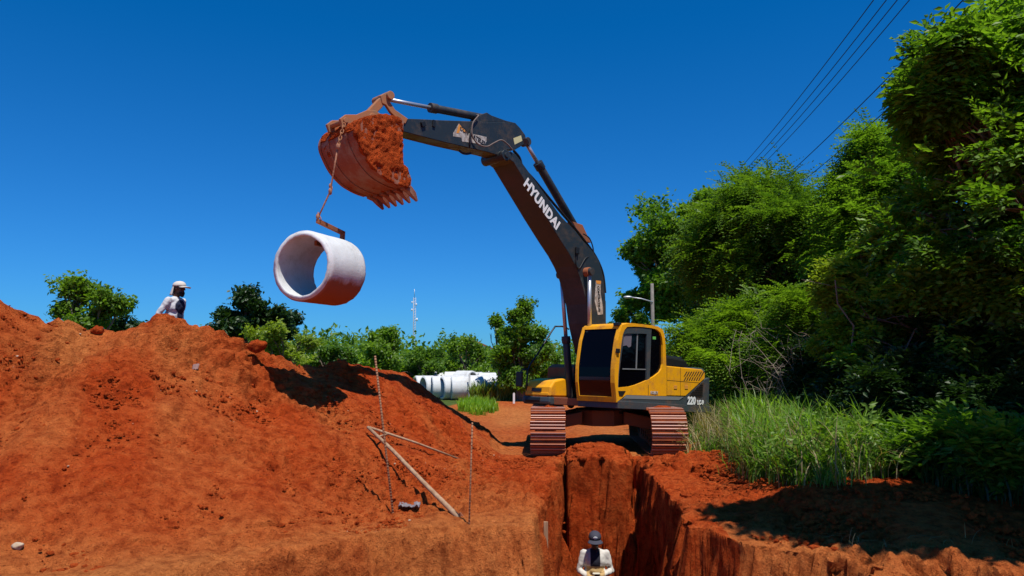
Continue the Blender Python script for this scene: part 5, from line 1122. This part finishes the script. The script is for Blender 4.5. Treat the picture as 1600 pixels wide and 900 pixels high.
for (px, py, hw, hh, D, lb, m, gp) in ((818, 498, 26, 26, 36, 'tall narrow upper crown rising over the dark tree by the mirror', G_DEEP, -.1), (778, 515, 16, 22, 36.5, 'slim leaning treetop beside the tall dark tree', G_DEEP, 0.0), (607, 525, 13, 18, 40.5, 'slender pointed treetop near the radio mast', G_DEEP, -.1),
                            (120, 462, 34, 22, 30.5, 'upper sprigs of a thin tree over the left mound crest', G_FRESH, .1), (860, 568, 22, 28, 44, 'hazy green tree just left of the boom foot', G_OLIVE, -.2)):
    c = W(px, py, D); tree(lb, (c.x, D, gz(c.x, D)), [(tuple(c), (px2m(hw, D), px2m(hw, D), px2m(hh, D)))], 8, 60, 'bunch', 1.0, m, 0.12, seed=int(px), group='trees on the far skyline', gaps=gp)
# ---- the wood on the right
RT = [('large dark-leaved tree behind the cab, leftmost of the wood', [(1065, 385, 48, 88, 90), (1022, 430, 49, 48, 85), (1110, 460, 47, 90, 70), (1120, 350, 46, 50, 55)], 22, 230, 'bunch', 1.75, G_DEEP, (1075, 48), .32, -.28),
      ('broad olive-green feathery tree in the middle of the wood', [(1225, 370, 23, 105, 105), (1160, 400, 23.5, 70, 90), (1280, 430, 22.5, 80, 110)], 34, 250, 'pinnate', 1.75, G_OLIVE, (1235, 23), .24, -.35),
      ('tall dark tree rising behind the near tree', [(1385, 300, 19, 70, 95), (1360, 400, 19, 75, 80)], 26, 250, 'pinnate', 1.6, G_DEEP, (1390, 19), .2, -.3),
      ('feathery low tree drooping over the grass beside the counterweight', [(1130, 535, 20, 75, 60), (1190, 510, 19.5, 70, 50)], 20, 260, 'pinnate', 1.5, G_FRESH, (1150, 20), .09, -.2),
      ('bright low tree behind the tall grass', [(1260, 520, 17.5, 75, 60)], 18, 280, 'pinnate', 1.35, G_FRESH, (1260, 17.5), .09, -.15),
      ('yellow-green sapling at the front edge of the wood', [(1345, 430, 15, 48, 80), (1330, 500, 15, 50, 60)], 16, 170, 'broad', 1.0, G_YEL, (1350, 15), .028, -.1),
      ('large near tree filling the upper right of the picture', [(1590, 150, 13, 150, 150), (1550, 330, 13, 170, 120), (1700, 230, 13, 180, 220), (1500, 110, 12.6, 56, 90), (1465, 160, 12.8, 42, 46)], 44, 110, 'broad', 1.35, G_DEEP, (1640, 13.5), .2, -.02),
      ('leafy lower tree in front of the dark undergrowth', [(1440, 430, 14.5, 110, 100), (1400, 520, 14, 80, 70), (1560, 480, 13, 110, 110)], 36, 130, 'broad', 1.2, G_FRESH, (1470, 14.5), .13, -.08)]
for i, (lb, cr, nb, ns, kd, scl, m, (bx_, bD), tr, gp) in enumerate(RT):
    crown = []
    for (px, py, D, hw, hh) in cr: c = W(px, py, D); crown.append((tuple(c), (px2m(hw, D), px2m(hw, D) * .9, px2m(hh, D))))
    x = (bx_ - 800) / FPX * bD; tree(lb, (x, bD, gz(x, bD)), crown, nb, ns, kd, scl, m, tr, seed=80 + i, group='trees of the wood on the right', gaps=gp)
# tree added out of view so its crown casts shade on the bank
tree('unseen tree added beyond the right edge so its crown shades the bank', (10.2, 6.0, 0.4), [((5.5, 6.2, 6.9), (1.3, 1.2, .6)), ((8.4, 6.6, 5.4), (2.7, 2.3, 1.1)), ((10.0, 8.6, 5.2), (2.7, 1.8, 1.1)), ((12.5, 10.6, 4.6), (3.0, 2.0, 1.4))], 26, 230, 'broad', 1.5, G_DEEP, 0.12, seed=200, group='trees of the wood on the right')
# ---- undergrowth in the shade
US = [(1400, 640, 13.2, 75, 75), (1480, 600, 13.5, 85, 100), (1565, 640, 12.2, 90, 110), (1520, 740, 10.6, 70, 60), (1600, 770, 9.6, 80, 80), (1430, 735, 11.0, 60, 50), (1350, 600, 14.5, 60, 70), (1290, 585, 16.5, 60, 45), (1650, 500, 12.5, 110, 140)]
ul = ['dark shrub behind the right end of the tall grass', 'tall dark shrub in the middle of the shaded undergrowth', 'tall shrub in the deep shade near the right edge', 'low shrub in the shade above the bank', 'shrub at the right edge of the picture near the ground', 'small shrub at the foot of the shaded undergrowth', 'shrub between the tall grass and the leafy lower tree', 'small shrub behind the tall grass', 'tall shrub at the right frame edge below the near tree']
for i, ((px, py, D, hw, hh), lb) in enumerate(zip(US, ul)):
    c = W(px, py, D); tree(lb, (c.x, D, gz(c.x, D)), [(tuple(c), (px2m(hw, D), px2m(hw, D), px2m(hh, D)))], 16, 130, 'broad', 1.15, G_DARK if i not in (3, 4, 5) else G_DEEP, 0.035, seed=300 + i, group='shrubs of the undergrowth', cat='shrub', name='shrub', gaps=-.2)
# bare stems in the dark undergrowth
rg = np.random.default_rng(77)
OR_ = ['leftmost', 'second', 'third', 'fourth', 'fifth', 'sixth', 'seventh', 'eighth', 'ninth', 'tenth', 'eleventh', 'twelfth', 'thirteenth', 'rightmost']
SL = [('%s bare thin stem from the left in the dark undergrowth' if 0 < k < 13 else '%s bare thin stem of the dark undergrowth') % t for k, t in enumerate(OR_)]
for i in range(14):
    px = 1335 + i * 20 + rg.uniform(-8, 8); D = rg.uniform(13.5, 16.5); x = (px - 800) / FPX * D; g0 = gz(x, D); b = B(); limb(b, (0, 0, -.2), (rg.normal() * .5, rg.normal() * .3, rg.uniform(2.0, 3.2)), .035, .012, rg, 8, .05)
    for k in range(3): limb(b, (0, 0, 1 + k * .6), (rg.normal() * .9, rg.normal() * .4, 2.2 + k * .7), .018, .006, rg, 5, .1)
    o = b.build('sapling', M_BARK, smooth=True); o.location = (x, D, g0); tag(o, SL[i], 'sapling', 'bare stems in the undergrowth')
# forest mass behind
def mass(name, label, n, samp, kind, scale, m, seed):
    rg = np.random.default_rng(seed); P = samp(rg, n); D_ = rand_dirs(len(P), rg); D_[:, 2] -= .2; o = foliage(name, P, D_, kind, scale, m, None, rg); tag(o, label, 'woodland', kind='stuff'); return o
def s1(rg, n):
    y = rg.uniform(22, 34, n); px = rg.uniform(1090, 1900, n); x = (px - 800) / FPX * y; h = np.clip(2.0 + (px - 1080) / 90, 2, 6.5); z = rg.uniform(0, 1, n) * h + .1; P = np.stack([x, y, z], 1); return P[fbm(P, 1.6, 2, 2) > -.15]
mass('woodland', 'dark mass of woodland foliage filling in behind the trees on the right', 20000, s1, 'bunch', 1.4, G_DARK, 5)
def s2(rg, n):
    y = rg.uniform(46, 66, n); x = rg.uniform(-60, 20, n); h = 3.0 + 1.3 * vn(np.stack([x * .16, y * .1, 0 * x], 1), 3); z = rg.uniform(0, 1, n) * h; return np.stack([x, y, z], 1)
mass('far_woodland', 'low line of distant bushes along the horizon', 11000, s2, 'bunch', 2.0, G_OLIVE, 6)
# ---- grasses
def blades(name, label, roots, hts, m, seed, wid=0.016, lean=0.45, seg=5, cat='grass', kind='stuff', parent=None):
    rg = np.random.default_rng(seed); n = len(roots); az = rg.uniform(0, 2 * math.pi, n); ln_ = rg.uniform(.15, 1, n) * lean; out_ = np.stack([np.cos(az), np.sin(az), 0 * az], 1); sd = np.stack([-np.sin(az), np.cos(az), 0 * az], 1)
    rows = []
    for k in range(seg + 1):
        t = k / seg; c = roots + out_ * (hts * ln_ * t ** 2.2)[:, None] + np.array([0, 0, 1]) * (hts * (t - .28 * ln_ * t ** 3 * 1.8))[:, None]
        w_ = wid * (1 - t) ** .7 * (.6 + .8 * min(1, t * 3)) * (hts / 1.2) ** .5 + .0012; rows += [c - sd * (w_[:, None] if hasattr(w_, '__len__') else w_), c + sd * (w_[:, None] if hasattr(w_, '__len__') else w_)]
    Vv = np.stack(rows, 1); nv = Vv.shape[1]; fq = np.array([[2 * k, 2 * k + 1, 2 * k + 3, 2 * k + 2] for k in range(seg)]); F_ = (fq[None] + (np.arange(n) * nv)[:, None, None]).reshape(-1, 4)
    r = np.repeat(np.clip(rg.uniform(0, 1, n) * .7 + .15 + fbm(roots, .8, 2, 4) * .3, 0, 1), nv)
    o = np_mesh(name, Vv.reshape(-1, 3), F_, m, parent, smooth=True, attrs={'rnd': r}); tag(o, label, cat, kind=kind); return o
G_GRASS = leaf_mat('grass_blade', (0.06, 0.16, 0.014), (0.27, 0.43, 0.07), 0.5, 0.4)
G_LAWN = leaf_mat('short_grass', (0.11, 0.26, 0.012), (0.28, 0.46, 0.04), 0.5, 0.4)
G_DRY = leaf_mat('dry_grass', (0.20, 0.15, 0.07), (0.42, 0.34, 0.17), 0.3, .6)
def gzv(P): return height(P[:, 0], P[:, 1], 0 * P[:, 0])[0]
rg = np.random.default_rng(31); cs = []
while len(cs) < 230:
    y = rg.uniform(9.9, 19); xb = np.interp(y, [9.8, 13.4, 19], [3.95, 3.25, 3.9]); x = xb + rg.uniform(0, 1) ** 1.2 * 3.3
    if x / y < 0.475 and (x - xb > .15) and x / y > (.302 if y < 13.6 else .25): cs.append((x, y))
cs = np.array(cs); k = rg.integers(0, len(cs), 17000); off = rg.normal(size=(17000, 2)) * .13; R0 = np.concatenate([cs[k] + off, np.zeros((17000, 1))], 1); R0[:, 2] = gzv(R0) - .02
chh = rg.uniform(.5, 1.25, len(cs)); hts = np.where(R0[:, 0] / R0[:, 1] < .302, .40, 1.0) * chh[k] * rg.uniform(.55, 1.15, 17000) * np.interp(R0[:, 1], [9.8, 12, 18], [.60, .95, 1.05])
blades('tall_grass', 'tall bright green grass growing on the bank right of the excavator', R0, hts, G_GRASS, 32, .014, 1.15)
k = rg.integers(0, len(cs), 3200); R1 = np.concatenate([cs[k] + rg.normal(size=(3200, 2)) * .2, np.zeros((3200, 1))], 1); R1[:, 2] = gzv(R1) - .02
blades('dry_grass', 'dry straw-coloured blades at the foot of the tall grass', R1, rg.uniform(.3, 1.1, 3200), G_DRY, 33, .008, 1.1)
# grass patch before the stored pipes and weeds along the road
def patch(pxa, pxb, Da, Db, n, rg, cl=None):
    y = rg.uniform(Da, Db, n); px = rg.uniform(pxa, pxb, n); x = (px - 800) / FPX * y; P = np.stack([x, y, 0 * x], 1); keep = fbm(P, 1.2, 2, 6) > (-.9 if cl is None else cl); P = P[keep]; P[:, 2] = gzv(P) - .02; return P
P = patch(710, 795, 25.5, 34, 9000, rg, -.25); d0 = ((P[:, 0] / P[:, 1] * FPX + 800 - 748) / 34) ** 2 + ((P[:, 1] - 30) / 4) ** 2; P = P[(rg.uniform(size=len(P)) > d0 ** 1.5)]
blades('grass_patch', 'bright green grass patch in front of the stored pipes', P, rg.uniform(.2, .6, len(P)), G_LAWN, 34, .022, .6, 3)
P = patch(735, 830, 36, 46, 9000, rg, -.15); blades('roadside_weeds', 'green weeds along the far edge of the dirt road', P, rg.uniform(.4, 1.2, len(P)), leaf_mat('weed_leaf', (0.10, 0.16, 0.02), (0.26, 0.33, 0.06), .4), 35, .035, .7, 3)
P = patch(560, 740, 40.5, 47, 9000, rg, -.3); blades('roadside_weeds', 'weeds growing between the back row of pipes and the trees', P, rg.uniform(.3, .9, len(P)), G_LAWN, 36, .035, .7, 3)
P = patch(1000, 1420, 15, 30, 16000, rg, -.6); P = P[(P[:, 1] > 19.6) | (P[:, 0] / P[:, 1] > .285)]; blades('wood_edge_grass', 'grass running back along the edge of the wood', P, rg.uniform(.4, 1.1, len(P)), G_GRASS, 37, .02, .7, 3)
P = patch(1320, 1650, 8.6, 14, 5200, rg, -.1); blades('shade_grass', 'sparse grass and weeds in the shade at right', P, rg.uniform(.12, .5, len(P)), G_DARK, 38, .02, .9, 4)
P = patch(1290, 1640, 7.6, 10, 350, rg, .1); blades('dry_straw', 'dry straw lying along the shaded bank edge', P, rg.uniform(.08, .3, len(P)), G_DRY, 39, .006, 1.6, 4)
def s3(rg, n):
    k = rg.integers(0, len(cs), n); P = np.concatenate([cs[k] + rg.normal(size=(n, 2)) * .2, rg.uniform(.1, .75, (n, 1))], 1); P = P[(P[:, 0] / P[:, 1] > .325) & (fbm(P, .7, 2, 77) > .12)]; P[:, 2] += gzv(P); return P
mass('leafy_weeds', 'broad-leaved green weeds mixed into the tall grass', 1500, s3, 'broad', .9, G_FRESH, 12)
# dry twiggy bush over the grass
b = B(); rg = np.random.default_rng(9); x0_, D = (1225 - 800) / FPX * 17.0, 17.0; g0 = gz(x0_, D)
for i in range(26):
    a = rg.uniform(0, 6.28); e = np.array([math.cos(a) * rg.uniform(.3, 1.3), math.sin(a) * .7, rg.uniform(1.1, 2.5)]); pts = limb(b, (0, 0, 0), e, .011, .004, rg, 7, .14)
    for k in range(7): q = np.array(pts[rg.integers(3, 8)]); limb(b, q, q + rg.normal(size=3) * .35 + [0, 0, .12], .005, .002, rg, 4, .15)
o = b.build('dry_bush', grain(mat('dry_twig', (0.34, .26, .19), .9), 8, (.22, .16, .11), (.42, .34, .26)), smooth=True); o.location = (x0_, D, g0); tag(o, 'bare twiggy dry bush sticking up behind the tall grass', 'bush')
